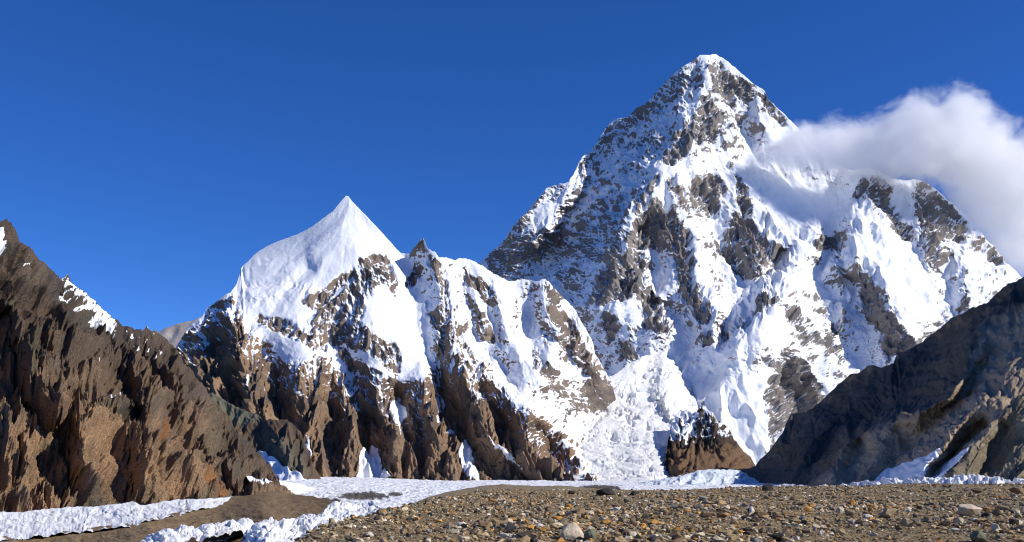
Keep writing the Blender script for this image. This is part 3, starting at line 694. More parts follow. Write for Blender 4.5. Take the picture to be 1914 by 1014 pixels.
P, A = with_back(D, dict(snow=np.zeros(D['U'].shape), rock=rockc), 500)
spur = grid_mesh('mountain', P, M_L, A)
tag(spur, 'low brown spur with a green grey scree slope in front of the white peak', 'mountain', 'structure')
snow_patch(D, [(474, 832), (492, 846), (520, 862), (560, 888), (608, 925), (480, 925), (520, 895), (500, 870)], spur, 12, rag=2)
FD = build_surface([(448, 868), (470, 880), (500, 891), (530, 900), (560, 904), (590, 914), (618, 926)], [(448, 874), (478, 915), (500, 934), (618, 940)],
                   [(450, 870, 2260), (500, 892, 2180), (560, 905, 2350), (618, 926, 2500), (480, 915, 1960), (520, 936, 1850), (610, 938, 2200)], [], 449, 616, 1.0, 60, jag=(1.5, 12), warp=(2, 15), su=1.2, sv=3,
                   rock=lambda u, v: u * 0 + 1, seed=51, crag=(('p', 30, 30, 0, 3, 4), ('p', 7, 7, 0, .8, 3)))
grid_mesh('snow_patch', FD['P'], M_SNOW, dict(dirt=0.3 * sstep(.1, .5, fbm(FD['X'] / 14, FD['Z'] / 14, 52, 4))), parent=left_wall)

# ------------------------------------------------------------------ shaded valley wall on the near right
R_TOP = [(1300, 930), (1325, 905), (1334, 898), (1352, 888), (1375, 879), (1395, 877), (1411, 871), (1421, 858), (1442, 838), (1452, 824), (1462, 811), (1470, 790), (1478, 773), (1490, 771), (1515, 766),
         (1525, 758), (1535, 750), (1552, 733), (1569, 716), (1580, 706), (1589, 699), (1600, 699), (1609, 694), (1620, 686), (1633, 683), (1648, 686), (1660, 683), (1670, 680), (1674, 668), (1680, 657), (1692, 657),
         (1703, 649), (1712, 643), (1723, 638), (1735, 630), (1746, 621), (1765, 606), (1783, 591), (1798, 586), (1813, 577), (1828, 572), (1843, 565), (1853, 558), (1863, 547), (1875, 538), (1887, 530), (1900, 526), (1914, 517), (1960, 480), (2040, 430)]
R_BASE = [(1914, 900, 1950), (2040, 900, 1800), (1760, 900, 2150), (1640, 905, 2450), (1540, 910, 2800), (1334, 910, 3600), (1340, 898, 3700), (1411, 871, 3850), (1478, 773, 4250), (1552, 734, 4200), (1633, 684, 3950), (1723, 639, 3650),
          (1813, 577, 3400), (1914, 518, 3150), (2040, 430, 2950), (1700, 780, 2800), (1800, 750, 2550), (1914, 720, 2350), (1580, 830, 3050), (1480, 850, 3550)]
R_LINES = [
    [(1842, 600, -40), (1830, 640, -120), (1808, 672, -170), (1790, 718, -190), (1770, 748, -190), (1700, 772, -180), (1650, 786, -170), (1576, 835, -150), (1544, 876, -120), (1525, 905, -70)],
    [(1800, 605, 30), (1770, 680, 120), (1720, 740, 150), (1640, 765, 140), (1560, 815, 120), (1520, 870, 100)],
    [(1700, 655, -20), (1640, 720, -30), (1560, 780, -50), (1500, 850, -50), (1450, 900, -30)], [(1600, 705, -30), (1575, 740, -50), (1560, 760, -40)],
    [(1900, 660, -40), (1860, 720, -110), (1810, 770, -150), (1770, 815, -160), (1735, 858, -150), (1715, 892, -110)], [(1850, 660, 30), (1800, 740, 60), (1740, 790, 60), (1700, 840, 70), (1650, 890, 50)],
    [(1840, 790, 30), (1790, 840, 60), (1745, 890, 50)], [(1914, 740, -80), (1880, 760, -120), (1845, 800, -130), (1790, 865, -110), (1762, 895, -80)],
    [(1880, 800, -20), (1850, 850, 10), (1830, 890, 0)], [(1930, 800, -60), (1880, 890, -60)], [(1680, 800, -60), (1640, 850, -60), (1600, 895, -40)], [(1610, 830, 20), (1580, 870, 20)],
]
def r_rock(u, v): return np.full(u.shape, 1.0)
D = build_surface(R_TOP, [(1300, 935), (2040, 935)], R_BASE, R_LINES, 1305, 2030, 1.25, 380, warp=(7, 40), jag=(4, 11),
                  flute=((150, 9), (75, 5), (36, 2.6), (18, 1.4)), su=1.9, sv=1.6, rock=r_rock,
                  crag=(('r', 80, 40, -38, 5, 5), ('r', 90, 9, -42, 3.5, 4), ('p', 7, 6, 0, 1.2, 3)), seed=15)
U, V = D['U'], D['V']
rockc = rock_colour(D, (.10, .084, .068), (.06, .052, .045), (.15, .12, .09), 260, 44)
pale = sstep(0, 30, V - curve([(1500, 900), (1544, 870), (1576, 828), (1650, 780), (1770, 742), (1808, 665), (1842, 590), (1914, 560), (2040, 500)], U))[..., None]  # paler rock colour below this ridge stands in for grazing sunlight
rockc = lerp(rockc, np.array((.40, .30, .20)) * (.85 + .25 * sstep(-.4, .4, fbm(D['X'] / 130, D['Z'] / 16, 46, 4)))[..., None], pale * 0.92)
olive = sstep(0, 25, V - curve([(1700, 900), (1750, 890), (1800, 850), (1850, 790), (1914, 700), (2040, 600)], U))[..., None]
rockc = lerp(rockc, np.array((.20, .17, .11)) * (0.7 + 0.6 * sstep(-.3, .4, fbm(D['X'] / 60, D['Z'] / 90, 3, 4)))[..., None], olive * 0.85)
crest = sstep(26, 6, V - D['vt'][None]) * sstep(0.1, 0.3, fbm(U / 18, V / 18, 33, 3)) * sstep(1480, 1540, U)
rockc = lerp(rockc, np.array((.26, .17, .10)), (crest * .8)[..., None])
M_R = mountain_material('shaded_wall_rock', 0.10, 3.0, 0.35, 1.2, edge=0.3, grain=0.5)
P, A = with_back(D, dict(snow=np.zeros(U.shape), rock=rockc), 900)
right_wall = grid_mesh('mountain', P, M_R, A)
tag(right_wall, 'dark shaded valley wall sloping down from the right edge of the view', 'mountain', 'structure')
snow_patch(D, [(1756, 832), (1748, 860), (1740, 884), (1722, 908), (1630, 910), (1664, 884), (1704, 864), (1730, 848)], right_wall, 9, rag=2)
snow_patch(D, [(1820, 836), (1796, 868), (1766, 908), (1722, 908), (1748, 882), (1784, 860)], right_wall, 9, rag=2)

# ------------------------------------------------------------------ rock knob at the foot of the icefall
N_TOP = [(1236, 900), (1246, 840), (1252, 800), (1256, 788), (1264, 776), (1272, 765), (1279, 768), (1285, 765), (1293, 773), (1302, 770), (1309, 760), (1318, 758), (1326, 768), (1332, 770), (1339, 784), (1350, 790), (1363, 801), (1371, 816), (1379, 831), (1391, 845), (1403, 854), (1410, 866), (1418, 885), (1430, 910)]
D = build_surface(N_TOP, [(1236, 920), (1430, 920)], [(1316, 760, 5180), (1256, 790, 5180), (1410, 866, 4680), (1340, 830, 4730), (1270, 840, 4680), (1256, 890, 4280), (1330, 890, 4180), (1410, 895, 4280), (1430, 910, 4280), (1236, 900, 4380)],
                  [[(1272, 766, -10), (1280, 800, -50), (1276, 830, -60)], [(1317, 760, -20), (1330, 800, -70), (1352, 825, -80), (1345, 840, -60)], [(1296, 775, 30), (1290, 820, 50), (1310, 836, 40)],
                   [(1290, 828, -60), (1265, 842, -80), (1258, 880, -50)], [(1275, 845, -60), (1300, 865, -60), (1340, 878, -30)], [(1335, 770, -20), (1365, 805, -50), (1385, 840, -40)], [(1340, 845, 10), (1330, 870, 0)]],
                  1238, 1428, 1.2, 160, warp=(4, 16), jag=(2.5, 6), flute=((90, 12), (45, 8), (24, 4)), su=2.7, sv=3.2, rock=lambda u, v: np.full(u.shape, 1.0) * lerp(1.0, .35, sstep(835, 850, v) * sstep(1280, 1300, u)),
                  crag=(('r', 60, 50, 0, 16, 5), ('p', 20, 18, 0, 5, 3)), seed=17)
U, V = D['U'], D['V']
rockc = rock_colour(D, (.10, .072, .050), (.05, .044, .042), (.17, .115, .07), 120, 54)
low = sstep(826, 838, V + 8 * fbm(U / 14, V / 14, 3))[..., None]
rockc = lerp(rockc * .8, np.array((.21, .125, .065)), low * 0.8)
snow = 0.26 + 0.9 * (D['Nf'][..., 2] - 0.5) + 0.7 * fbm(U / 9, V / 14, 91, 4) - 1.2 * sstep(815, 840, V) + 0.25 * sstep(1320, 1280, U)
P, A = with_back(D, dict(snow=snow, rock=rockc), 400)
knob = grid_mesh('mountain', P, M_A, A)
tag(knob, 'small brown rock knob standing between the icefall and the snow tongue', 'mountain', 'structure')

# ------------------------------------------------------------------ far pale ridge in the gap
D = build_surface([(250, 660), (280, 628), (298, 620), (312, 613), (330, 606), (345, 603), (360, 599), (372, 594), (400, 585), (440, 590)], [(250, 900), (440, 900)],
                  [(300, 620, 15000), (380, 590, 15000), (300, 800, 13500), (400, 800, 13500), (250, 700, 14500)], [], 252, 438, 2, 80, jag=(2, 8), flute=((400, 40), (180, 25)), su=8, sv=9, rock=lambda u, v: u * 0 + .6, seed=21)
P, A = with_back(D, dict(snow=0.3 + 0.3 * fbm(D['U'] / 12, D['V'] / 20, 4, 4), rock=col((.46, .40, .36), D['U'].shape)), 2000)
tag(grid_mesh('mountain', P, M_K, A), 'pale far ridge showing in the gap beside the white peak', 'mountain', 'structure')

# ------------------------------------------------------------------ ice
M_ICE = bpy.data.materials.new('glacier_ice'); snow_material(M_ICE, 0.05, 4, (0.84, 0.84, 0.82), 0.35, (0.46, 0.47, 0.46))
M_NEARICE = bpy.data.materials.new('near_glacier_ice'); snow_material(M_NEARICE, 0.25, 0.9, (0.76, 0.77, 0.78), 0.5, (0.34, 0.32, 0.29))
M_BLUEICE = bpy.data.materials.new('blue_grey_ice'); snow_material(M_BLUEICE, 0.12, 1.5, (0.66, 0.73, 0.79), 0.35, (0.33, 0.33, 0.33))

I_TOP = [(930, 800), (960, 775), (1000, 752), (1060, 736), (1110, 712), (1150, 700), (1190, 672), (1230, 660), (1262, 676), (1290, 700), (1300, 735), (1312, 800), (1330, 890)]
D = build_surface(I_TOP, [(930, 925), (1330, 925)], [(u, v, 3950 + (910 - v) * 12.2 + 240 * max(0, (abs(u - 1165) - 70) / 100.0) + 700 * max(0, (u - 1235) / 100.0)) for u in (930, 1010, 1090, 1165, 1240, 1320) for v in (650, 700, 760, 820, 880, 930)],
                  [[(1195, 672, -40), (1160, 720, -90), (1090, 745, -60)], [(1230, 670, 30), (1215, 730, 60), (1250, 790, 50)], [(1245, 680, -60), (1230, 740, -110), (1262, 800, -70)], [(1120, 760, 40), (1180, 790, 60), (1170, 850, 30)]],
                  932, 1326, 1.1, 300, warp=(12, 24), jag=(3, 12), su=2.6, sv=5.0, rock=lambda u, v: 0.12 + 0.85 * sstep(-.2, .4, fbm(u / 34, v / 22, 9, 4)) * sstep(1010, 1090, u + (v - 740) * -.25) * lerp(1.0, .45, sstep(790, 850, v)), seed=25,
                  crag=(('w', 120, 90, 25, 34, 1), ('w', 44, 40, -15, 15, 1), ('r', 150, 44, 10, 34, 5), ('p', 16, 18, 0, 6, 3), ('r', 190, 22, 5, 9, 3)))
dirt = 0.12 + 0.55 * sstep(0.0, 0.5, fbm(D['X'] / 110, D['Z'] / 40, 93, 5, 0.6)) * D['R'] * 1.5 + 0.25 * sstep(790, 890, D['V']) * sstep(-.1, .4, fbm(D['X'] / 120, D['Z'] / 18, 94, 4))
icefall = grid_mesh('icefall', D['P'], M_ICE, dict(dirt=dirt))
tag(icefall, 'broken grey white icefall pouring down between the two snow peaks', 'icefall', 'structure')

def ground_grid(us, Ys, zf):
    U, Y = np.meshgrid(us, Ys[::-1])
    P = np.stack([(U - UC) / F * Y, Y, np.zeros(U.shape)], -1)
    P[..., 2] = zf(U, Y, P[..., 0])
    return U, Y, P

GZ = [(150, -47), (700, -45), (1000, -42), (1500, -36), (2000, -33), (3000, -22), (4000, -11), (5000, -2), (9000, 30)]
def glacier_z(U, Y, X):
    z = np.interp(Y, [g[0] for g in GZ], [g[1] for g in GZ]) + CZ
    z = z + 14 * sstep(2300, 4000, Y) * sstep(860, 620, U) * sstep(450, 560, U)
    z = z - 14 * sstep(1750, 1350, Y) * sstep(640, 560, U)
    r = ridged(X / 42, Y / 60, 401, 4) - .5
    z = z + (6.5 * r + 3.0 * fbm(X / 90, Y / 120, 402, 4) + 3.2 * (ridged(X / 11, Y / 16, 403, 3) - .5)) * sstep(300, 600, Y)
    return z
us = np.arange(-260, 2140, 2.0); Ys = 260 * (7200 / 260.0) ** np.linspace(0, 1, 620)
U, Y, P = ground_grid(us, Ys, glacier_z)
Vv = VH - (P[..., 2] - CZ) * F / Y
dirt = 0.55 * sstep(0.05, 0.5, fbm(P[..., 0] / 24, Y / 50, 404, 6, .7))
for (cu, cv, ru, rv) in ((680, 928, 46, 7), (738, 924, 14, 4), (830, 940, 26, 5), (700, 960, 14, 6), (690, 925, 20, 6), (1120, 912, 40, 5), (610, 940, 30, 10)):
    q = ((U - cu) / ru) ** 2 + ((Vv - cv) / rv) ** 2 + 0.9 * fbm(U / 12, Vv / 4, 405, 3)
    dirt = np.maximum(dirt, sstep(1.15, 0.8, q))
dirt = np.maximum(dirt, 0.9 * sstep(520, 470, U) * sstep(1200, 1500, Y))
M_GL = bpy.data.materials.new('glacier_surface'); snow_material(M_GL, 0.12, 1.6, (0.82, 0.84, 0.86), 0.45, (0.10, 0.085, 0.07))
gl = grid_mesh('glacier', P, M_GL, dict(dirt=dirt)); tag(gl, 'long white glacier filling the valley floor', 'glacier', 'structure')

# the big sheet of ground under everything
gs = bpy.data.meshes.new('ground')
n = 40
gx = np.linspace(-60000, 60000, n); GXX, GYY = np.meshgrid(gx, gx + 20000)
GP = np.stack([GXX, GYY[::-1], np.full(GXX.shape, -60.0)], -1)
M_GROUND = bpy.data.materials.new('valley_rubble')
def rubble_material(m, s, c1, c2, c3, bump, attr=None):
    nn, l = nodes(m); b = nn['Principled BSDF']; tc = nn.new('ShaderNodeTexCoord')
    t = nn.new('ShaderNodeTexNoise'); t.inputs['Scale'].default_value = s; t.inputs['Detail'].default_value = 10; t.inputs['Roughness'].default_value = 0.7
    v = nn.new('ShaderNodeTexVoronoi'); v.inputs['Scale'].default_value = s * 9
    l.new(tc.outputs['Object'], t.inputs['Vector']); l.new(tc.outputs['Object'], v.inputs['Vector'])
    r = nn.new('ShaderNodeValToRGB'); e = r.color_ramp.elements
    e[0].position = .3; e[0].color = (*c1, 1); e[1].position = .72; e[1].color = (*c3, 1)
    x = r.color_ramp.elements.new(.5); x.color = (*c2, 1)
    l.new(t.outputs['Fac'], r.inputs['Fac'])
    g = nn.new('ShaderNodeSeparateColor'); l.new(v.outputs['Color'], g.inputs['Color'])
    mr = nn.new('ShaderNodeMapRange'); mr.inputs['To Min'].default_value = .6; mr.inputs['To Max'].default_value = 1.5; l.new(g.outputs[0], mr.inputs['Value'])
    sc = nn.new('ShaderNodeVectorMath'); sc.operation = 'SCALE'; l.new(r.outputs['Color'], sc.inputs[0]); l.new(mr.outputs[0], sc.inputs['Scale'])
    l.new(sc.outputs[0], b.inputs['Base Color']); b.inputs['Roughness'].default_value = .9; b.inputs['Specular IOR Level'].default_value = .15
    b1 = nn.new('ShaderNodeBump'); b1.inputs['Distance'].default_value = bump; l.new(t.outputs['Fac'], b1.inputs['Height'])
    b2 = nn.new('ShaderNodeBump'); b2.inputs['Distance'].default_value = bump * .4; b2.invert = True; l.new(v.outputs['Distance'], b2.inputs['Height']); l.new(b1.outputs[0], b2.inputs['Normal'])
    l.new(b2.outputs[0], b.inputs['Normal'])
rubble_material(M_GROUND, 0.01, (.07, .055, .04), (.11, .085, .06), (.17, .13, .09), 6)
tag(grid_mesh('ground', GP, M_GROUND), kind='structure')

# brown debris covered hump in the middle left
M_HUMP = bpy.data.materials.new('brown_moraine_debris'); rubble_material(M_HUMP, 0.06, (.11, .075, .042), (.18, .125, .068), (.27, .19, .105), 1.3)
H_TOP = [(-120, 1012), (0, 1003), (84, 996), (168, 988), (251, 978), (285, 968), (315, 960), (335, 956), (355, 948), (380, 943), (402, 941), (420, 935), (436, 928), (460, 926), (500, 919), (520, 918), (540, 922), (590, 929), (610, 935), (630, 946), (650, 962)]
D = build_surface(H_TOP, [(-120, 1060), (650, 1040)], [(-120, 1012, 760), (0, 1003, 800), (250, 979, 960), (350, 950, 1250), (436, 928, 1600), (540, 921, 1650), (630, 945, 1250), (400, 1030, 690), (0, 1050, 640), (200, 1040, 670), (600, 1010, 800), (500, 960, 1050), (650, 1030, 760)],
                  [[(360, 950, -10), (420, 948, -20), (450, 960, -10)], [(300, 985, 10), (420, 975, 14), (540, 960, 10)]], -118, 648, 1.3, 110, warp=(4, 20), jag=(1.6, 12), su=.6, sv=2.0,
                  rock=lambda u, v: u * 0 + 1, seed=29, crag=(('p', 60, 60, 0, 5, 4), ('p', 9, 9, 0, 1.0, 4)))
hump = grid_mesh('moraine', with_back(D, {}, 60)[0], M_HUMP, {})
tag(hump, 'brown debris hump between the long ice ridge and the broken glacier edge', 'moraine', 'structure')

# ice ridges standing at the edges of the glacier
def ice(name, label, top, bot, base, lines, u0, u1, du, rows, mat, crag, flute=(), su=.6, sv=.9, seed=31, jag=(3, 9), depth=30, dirtk=.6):
    D = build_surface(top, bot, base, lines, u0, u1, du, rows, warp=(3, 12), jag=jag, flute=flute, su=su, sv=sv, rock=lambda u, v: u * 0 + 1, seed=seed, crag=crag, crest_fade=5)
    d = dirtk * sstep(-.05, .5, fbm(D['X'] / 9, D['Z'] / 12, seed + 3, 5, .65))
    P, A = with_back(D, dict(dirt=d), depth)
    o = grid_mesh(name, P, mat, A)
    return tag(o, label, 'ice ridge', None, 'ice ridges along the glacier edge')
ice('ice_ridge', 'long smooth white ice ridge at the foot of the dark brown valley wall',
    [(-120, 962), (0, 957), (50, 956), (100, 950), (143, 947), (170, 947), (201, 944), (225, 942), (248, 937), (262, 945), (285, 941), (310, 936), (335, 933), (380, 933), (410, 931), (436, 928), (446, 930)],
    [(-120, 1012), (0, 1008), (84, 1001), (168, 993), (251, 983), (285, 973), (335, 963), (360, 953), (402, 948), (446, 934)],
    [(-120, 962, 930), (0, 957, 1010), (0, 1006, 780), (-120, 1012, 740), (200, 945, 1200), (168, 992, 900), (285, 941, 1300), (285, 972, 1010), (335, 934, 1380), (360, 953, 1220), (436, 928, 1590), (446, 934, 1585)],
    [], -118, 445, 1.0, 90, M_NEARICE, (('r', 40, 60, 25, 2.2, 4), ('p', 8, 16, 20, 1.3, 3), ('p', 3, 4, 0, .5, 2)), flute=((14, 1.1), (7, .6)), seed=33, jag=(2.5, 12))
LUMP = (('b', 10, 8, 10, 5.5, 1), ('b', 4.6, 3.6, 20, 2.4, 1), ('r', 8, 8, 0, 1.2, 3), ('p', 1.8, 1.8, 0, .5, 2))
ice('ice_ridge', 'low lumpy ice bank at the bottom edge in front of the brown debris hump',
    [(262, 1024), (285, 1006), (300, 998), (330, 990), (352, 993), (385, 982), (400, 981), (430, 975), (455, 975), (470, 980), (488, 992)], [(262, 1034), (400, 1018), (440, 998), (488, 996)],
    [(262, 1030, 660), (300, 1000, 690), (400, 982, 790), (470, 978, 850), (350, 1025, 650), (430, 1000, 740), (488, 995, 800)], [], 264, 486, .8, 60, M_NEARICE, LUMP, su=.37, sv=.6, seed=35, jag=(2.5, 12), depth=15)
ice('ice_ridge', 'jumbled white ice lumps at the broken glacier edge left of the stony moraine',
    [(430, 1030), (450, 1018), (465, 1002), (480, 990), (492, 984), (505, 973), (522, 978), (540, 981), (556, 977), (566, 968), (590, 964), (602, 962), (612, 950), (622, 946), (640, 941), (660, 944), (685, 939), (705, 950), (730, 956), (760, 962), (800, 960)], [(430, 1045), (800, 1045)],
    [(450, 1030, 640), (480, 995, 690), (560, 970, 800), (620, 948, 960), (690, 942, 1050), (780, 960, 900), (560, 1030, 640), (700, 1030, 620), (650, 990, 740), (800, 1040, 600), (430, 1045, 620)],
    [[(505, 974, -8), (520, 1000, -14), (530, 1025, -6)], [(545, 985, 8), (560, 1010, 14)], [(600, 965, -8), (590, 1000, -14)], [(640, 960, 6), (640, 1010, 12)], [(690, 950, -6), (680, 1000, -12)]],
    432, 798, .8, 150, M_NEARICE, tuple((k, a * 1.25, b * 1.25, c, d * 1.3, e) for k, a, b, c, d, e in LUMP), su=.4, sv=.7, seed=37, jag=(3.5, 14), depth=25)
ice('ice_ridge', 'low blue grey ice ridge in front of the small brown rock knob',
    [(1080, 914), (1120, 911), (1160, 908), (1200, 902), (1240, 895), (1275, 889), (1300, 881), (1325, 876), (1345, 877), (1385, 880), (1400, 890), (1420, 900)], [(1080, 925), (1420, 925)],
    [(1080, 920, 3000), (1200, 902, 3300), (1330, 876, 3600), (1400, 890, 3600), (1330, 915, 3050), (1200, 918, 2900), (1420, 920, 3200)], [], 1082, 1418, 1.1, 60, M_BLUEICE, (('r', 50, 40, 20, 12, 4), ('p', 14, 12, 0, 4, 3)), su=1.7, sv=3, seed=39, jag=(2, 9), depth=60)
ice('ice_ridge', 'ridge of shaded pale ice blocks below the dark right hand valley wall',
    [(1400, 912), (1440, 908), (1470, 907), (1500, 908), (1545, 907), (1580, 906), (1610, 901), (1630, 899), (1650, 893), (1668, 895), (1685, 899), (1705, 893), (1720, 890), (1745, 896), (1765, 891), (1800, 889), (1830, 889), (1858, 894), (1890, 898), (1914, 896), (1960, 893), (2060, 890)], [(1400, 945), (2060, 945)],
    [(1400, 912, 2300), (1545, 907, 2150), (1650, 893, 1950), (1800, 890, 1750), (1914, 896, 1600), (2060, 890, 1450), (1400, 940, 1800), (1650, 940, 1500), (1914, 940, 1250), (2060, 940, 1150)],
    [[(1650, 895, -20), (1630, 925, -30)], [(1690, 900, 15), (1670, 925, 20)], [(1720, 893, -20), (1745, 925, -30)]], 1402, 2058, 1.1, 80, M_NEARICE,
    (('r', 60, 30, 20, 18, 4), ('w', 16, 14, 20, 5, 1), ('r', 20, 18, 0, 6, 3), ('p', 6, 6, 0, 2, 2)), su=1.0, sv=2, seed=41, jag=(3, 10), depth=40)

# ------------------------------------------------------------------ the stony moraine the camera stands on
M_MOR = bpy.data.materials.new('stony_moraine'); rubble_material(M_MOR, 0.9, (.11, .08, .042), (.22, .16, .08), (.36, .265, .14), .12)
EDGE = [(-60, -9), (0, -8), (30, -5.6), (45, -6.2), (75, -6.5), (120, -6.3), (175, -4.5), (280, 0), (400, 10)]
def moraine_z(U, Y, X):
    z = -1.95 + 0.0034 * (Y - 30)
    z = z + 0.55 * fbm(X / 22, Y / 30, 501, 3) + 0.16 * fbm(X / 4, Y / 5, 502, 4) + .05 * fbm(X / 1.1, Y / 1.1, 503, 3)
    z = z + 0.5 * sstep(.55, .9, (U - 957) / 957.0) * sstep(90, 160, Y)
    z = z - 0.62 * sstep(60, 125, Y) * sstep(1420, 1200, U)
    e = np.interp(Y, [p[0] for p in EDGE], [p[1] for p in EDGE]) + 1.1 * fbm(X / 7, Y / 9, 504, 4)
    drop = np.clip(e - X, 0, None)
    z = z - 0.75 * drop * sstep(0, 3, drop)
    far = np.clip(Y - (175 + 20 * fbm(X / 30, Y / 90, 505, 3)), 0, None)
    z = z - 0.30 * far * sstep(0, 30, far)
    return np.maximum(z, -58) + CZ
us = np.r_[np.arange(-900, 520, 12.0), np.arange(520, 2000, 1.6), np.arange(2000, 3200, 12.0)]; Ys = 5 * (430 / 5.0) ** np.linspace(0, 1, 560)
U, Y, P = ground_grid(us, Ys, moraine_z)
mor = grid_mesh('moraine', P, M_MOR, {})
tag(mor, 'stony brown moraine in the foreground strewn with loose rocks', 'moraine', 'structure')
gx = np.linspace(-70, 70, 120); gy = np.linspace(6, -80, 90)
XX, YY = np.meshgrid(gx, gy)
pad = np.stack([XX, YY, moraine_z(np.full(XX.shape, 957.0), np.full(XX.shape, 5.0), XX) - .08 - 0.04 * np.clip(2 - YY, 0, None)], -1)
tag(grid_mesh('ground', pad, M_MOR, {}), kind='structure')
M_MOUND = bpy.data.materials.new('fine_brown_gravel'); rubble_material(M_MOUND, 0.35, (.17, .13, .08), (.24, .185, .11), (.32, .25, .15), .3)
D = build_surface([(760, 945), (800, 930), (830, 921), (870, 913), (905, 908), (940, 906), (1000, 908), (1060, 909), (1110, 914), (1140, 922), (1160, 930)], [(760, 960), (1160, 960)],
                  [(690, 942, 420), (905, 908, 520), (1060, 909, 500), (1160, 930, 420), (900, 955, 260), (1100, 955, 280), (700, 958, 300)], [], 762, 1158, 1.2, 70, jag=(1.2, 14), warp=(2, 20), su=.27, sv=1,
                  rock=lambda u, v: u * 0 + 1, seed=43, crag=(('p', 22, 22, 0, 1.4, 4), ('p', 3, 3, 0, .3, 3)))
tag(grid_mesh('moraine', with_back(D, {}, 40)[0], M_MOUND, {}), 'smooth pale brown gravel mound behind the stony foreground', 'moraine', 'structure')

# ------------------------------------------------------------------ stones
def hull(seed, n, flat, bevel=0.0, rough=0.0):
    r = random.Random(seed)
    bm = bmesh.new()
    for _ in range(n):
        z = r.uniform(-1, 1); a = r.uniform(0, 2 * math.pi); k = math.sqrt(1 - z * z); q = r.uniform(.78, 1.0)
        bm.verts.new((k * math.cos(a) * q, k * math.sin(a) * q * .8, z * q * flat))
    g = bmesh.ops.convex_hull(bm, input=bm.verts)
    bmesh.ops.delete(bm, geom=[v for v in g['geom_interior'] if isinstance(v, bmesh.types.BMVert)], context='VERTS')
    if bevel:
        bmesh.ops.dissolve_limit(bm, angle_limit=math.radians(12), verts=bm.verts, edges=bm.edges)
        bmesh.ops.bevel(bm, geom=bm.edges[:] + bm.verts[:], offset=bevel, segments=1, affect='EDGES', profile=.5)
        bmesh.ops.triangulate(bm, faces=bm.faces)
        bmesh.ops.subdivide_edges(bm, edges=bm.edges, cuts=1, use_grid_fill=True)
        for v in bm.verts:
            v.co += mathutils.noise.noise_vector(v.co * 2.6 + mathutils.Vector((seed, 0, 0))) * rough + mathutils.noise.noise_vector(v.co * 7 + mathutils.Vector((seed, 0, 0))) * rough * .4
    bmesh.ops.triangulate(bm, faces=bm.faces)
    bmesh.ops.recalc_face_normals(bm, faces=bm.faces)
    return bm

PAL = [((.40, .285, .15), 36), ((.27, .225, .165), 10), ((.56, .46, .31), 14), ((.46, .23, .06), 7), ((.08, .062, .045), 13), ((.20, .18, .12), 6), ((.27, .18, .09), 28), ((.68, .61, .48), 5)]
pal_c = np.array([p[0] for p in PAL]); pal_w = np.array([p[1] for p in PAL], float); pal_w /= pal_w.sum()

def rubble(name, count, Y0, Y1, size, u0, u1, seed, zf, colours=None):
    r = np.random.default_rng(seed)
    Ys = Y0 * (Y1 / Y0) ** r.random(count); Us = r.uniform(u0, u1, count); Xs = (Us - UC) / F * Ys
    z = zf(Us, Ys, Xs)
    edge = np.interp(Ys, [p[0] for p in EDGE], [p[1] for p in EDGE])
    ok = (Xs > edge - 9)
    Us, Ys, Xs, z = Us[ok], Ys[ok], Xs[ok], z[ok]
    n = len(Us)
    sz = np.clip(size(Ys) * np.exp(r.normal(0, .68, n)), .03, .6) * .5
    patch = fbm(Xs / 6, Ys / 14, seed + 3, 3)
    sz = sz * np.clip(1 + 0.9 * patch, .5, 1.6)
    ang = r.uniform(0, 2 * np.pi, n); tilt = r.normal(0, .35, n)
    kind = r.integers(0, 8, n)
    co, fa, cl, off = [], [], [], 0
    cidx = r.choice(len(PAL), n, p=pal_w)
    tone = np.exp(r.normal(0, .22, n))[:, None] * pal_c[cidx]
    for k in range(8):
        bm = hull(900 + k, 11 + k % 4, .55 + .05 * (k % 5))
        bm.verts.ensure_lookup_table(); bm.verts.index_update()
        V0 = np.array([v.co[:] for v in bm.verts]); T = np.array([[v.index for v in f.verts] for f in bm.faces]); bm.free()
        m = np.where(kind == k)[0]
        ca, sa, ct, st = np.cos(ang[m])[:, None], np.sin(ang[m])[:, None], np.cos(tilt[m])[:, None], np.sin(tilt[m])[:, None]
        x, y, zz = V0[None, :, 0], V0[None, :, 1], V0[None, :, 2]
        y2, z2 = y * ct - zz * st, y * st + zz * ct
        Q = np.stack([x * ca - y2 * sa, x * sa + y2 * ca, z2 + 0 * ca], -1) * sz[m][:, None, None]
        Q += np.stack([Xs[m], Ys[m], z[m] + sz[m] * .22], -1)[:, None]
        co.append(Q.reshape(-1, 3)); fa.append((T[None] + (np.arange(len(m)) * len(V0))[:, None, None] + off).reshape(-1, 3))
        cl.append(np.repeat(tone[m], len(V0), 0)); off += len(m) * len(V0)
    co, fa, cl = np.concatenate(co), np.concatenate(fa), np.concatenate(cl)
    me = bpy.data.meshes.new(name)
    me.vertices.add(len(co)); me.vertices.foreach_set('co', co.astype(np.float32).ravel())
    me.loops.add(fa.size); me.loops.foreach_set('vertex_index', fa.astype(np.int32).ravel())
    me.polygons.add(len(fa)); me.polygons.foreach_set('loop_start', (np.arange(len(fa)) * 3).astype(np.int32))
    me.polygons.foreach_set('use_smooth', np.zeros(len(fa), bool))
    a = me.attributes.new('rock', 'FLOAT_COLOR', 'POINT'); a.data.foreach_set('color', np.c_[cl, np.ones(len(cl))].astype(np.float32).ravel())
    me.update(calc_edges=True)
    return me

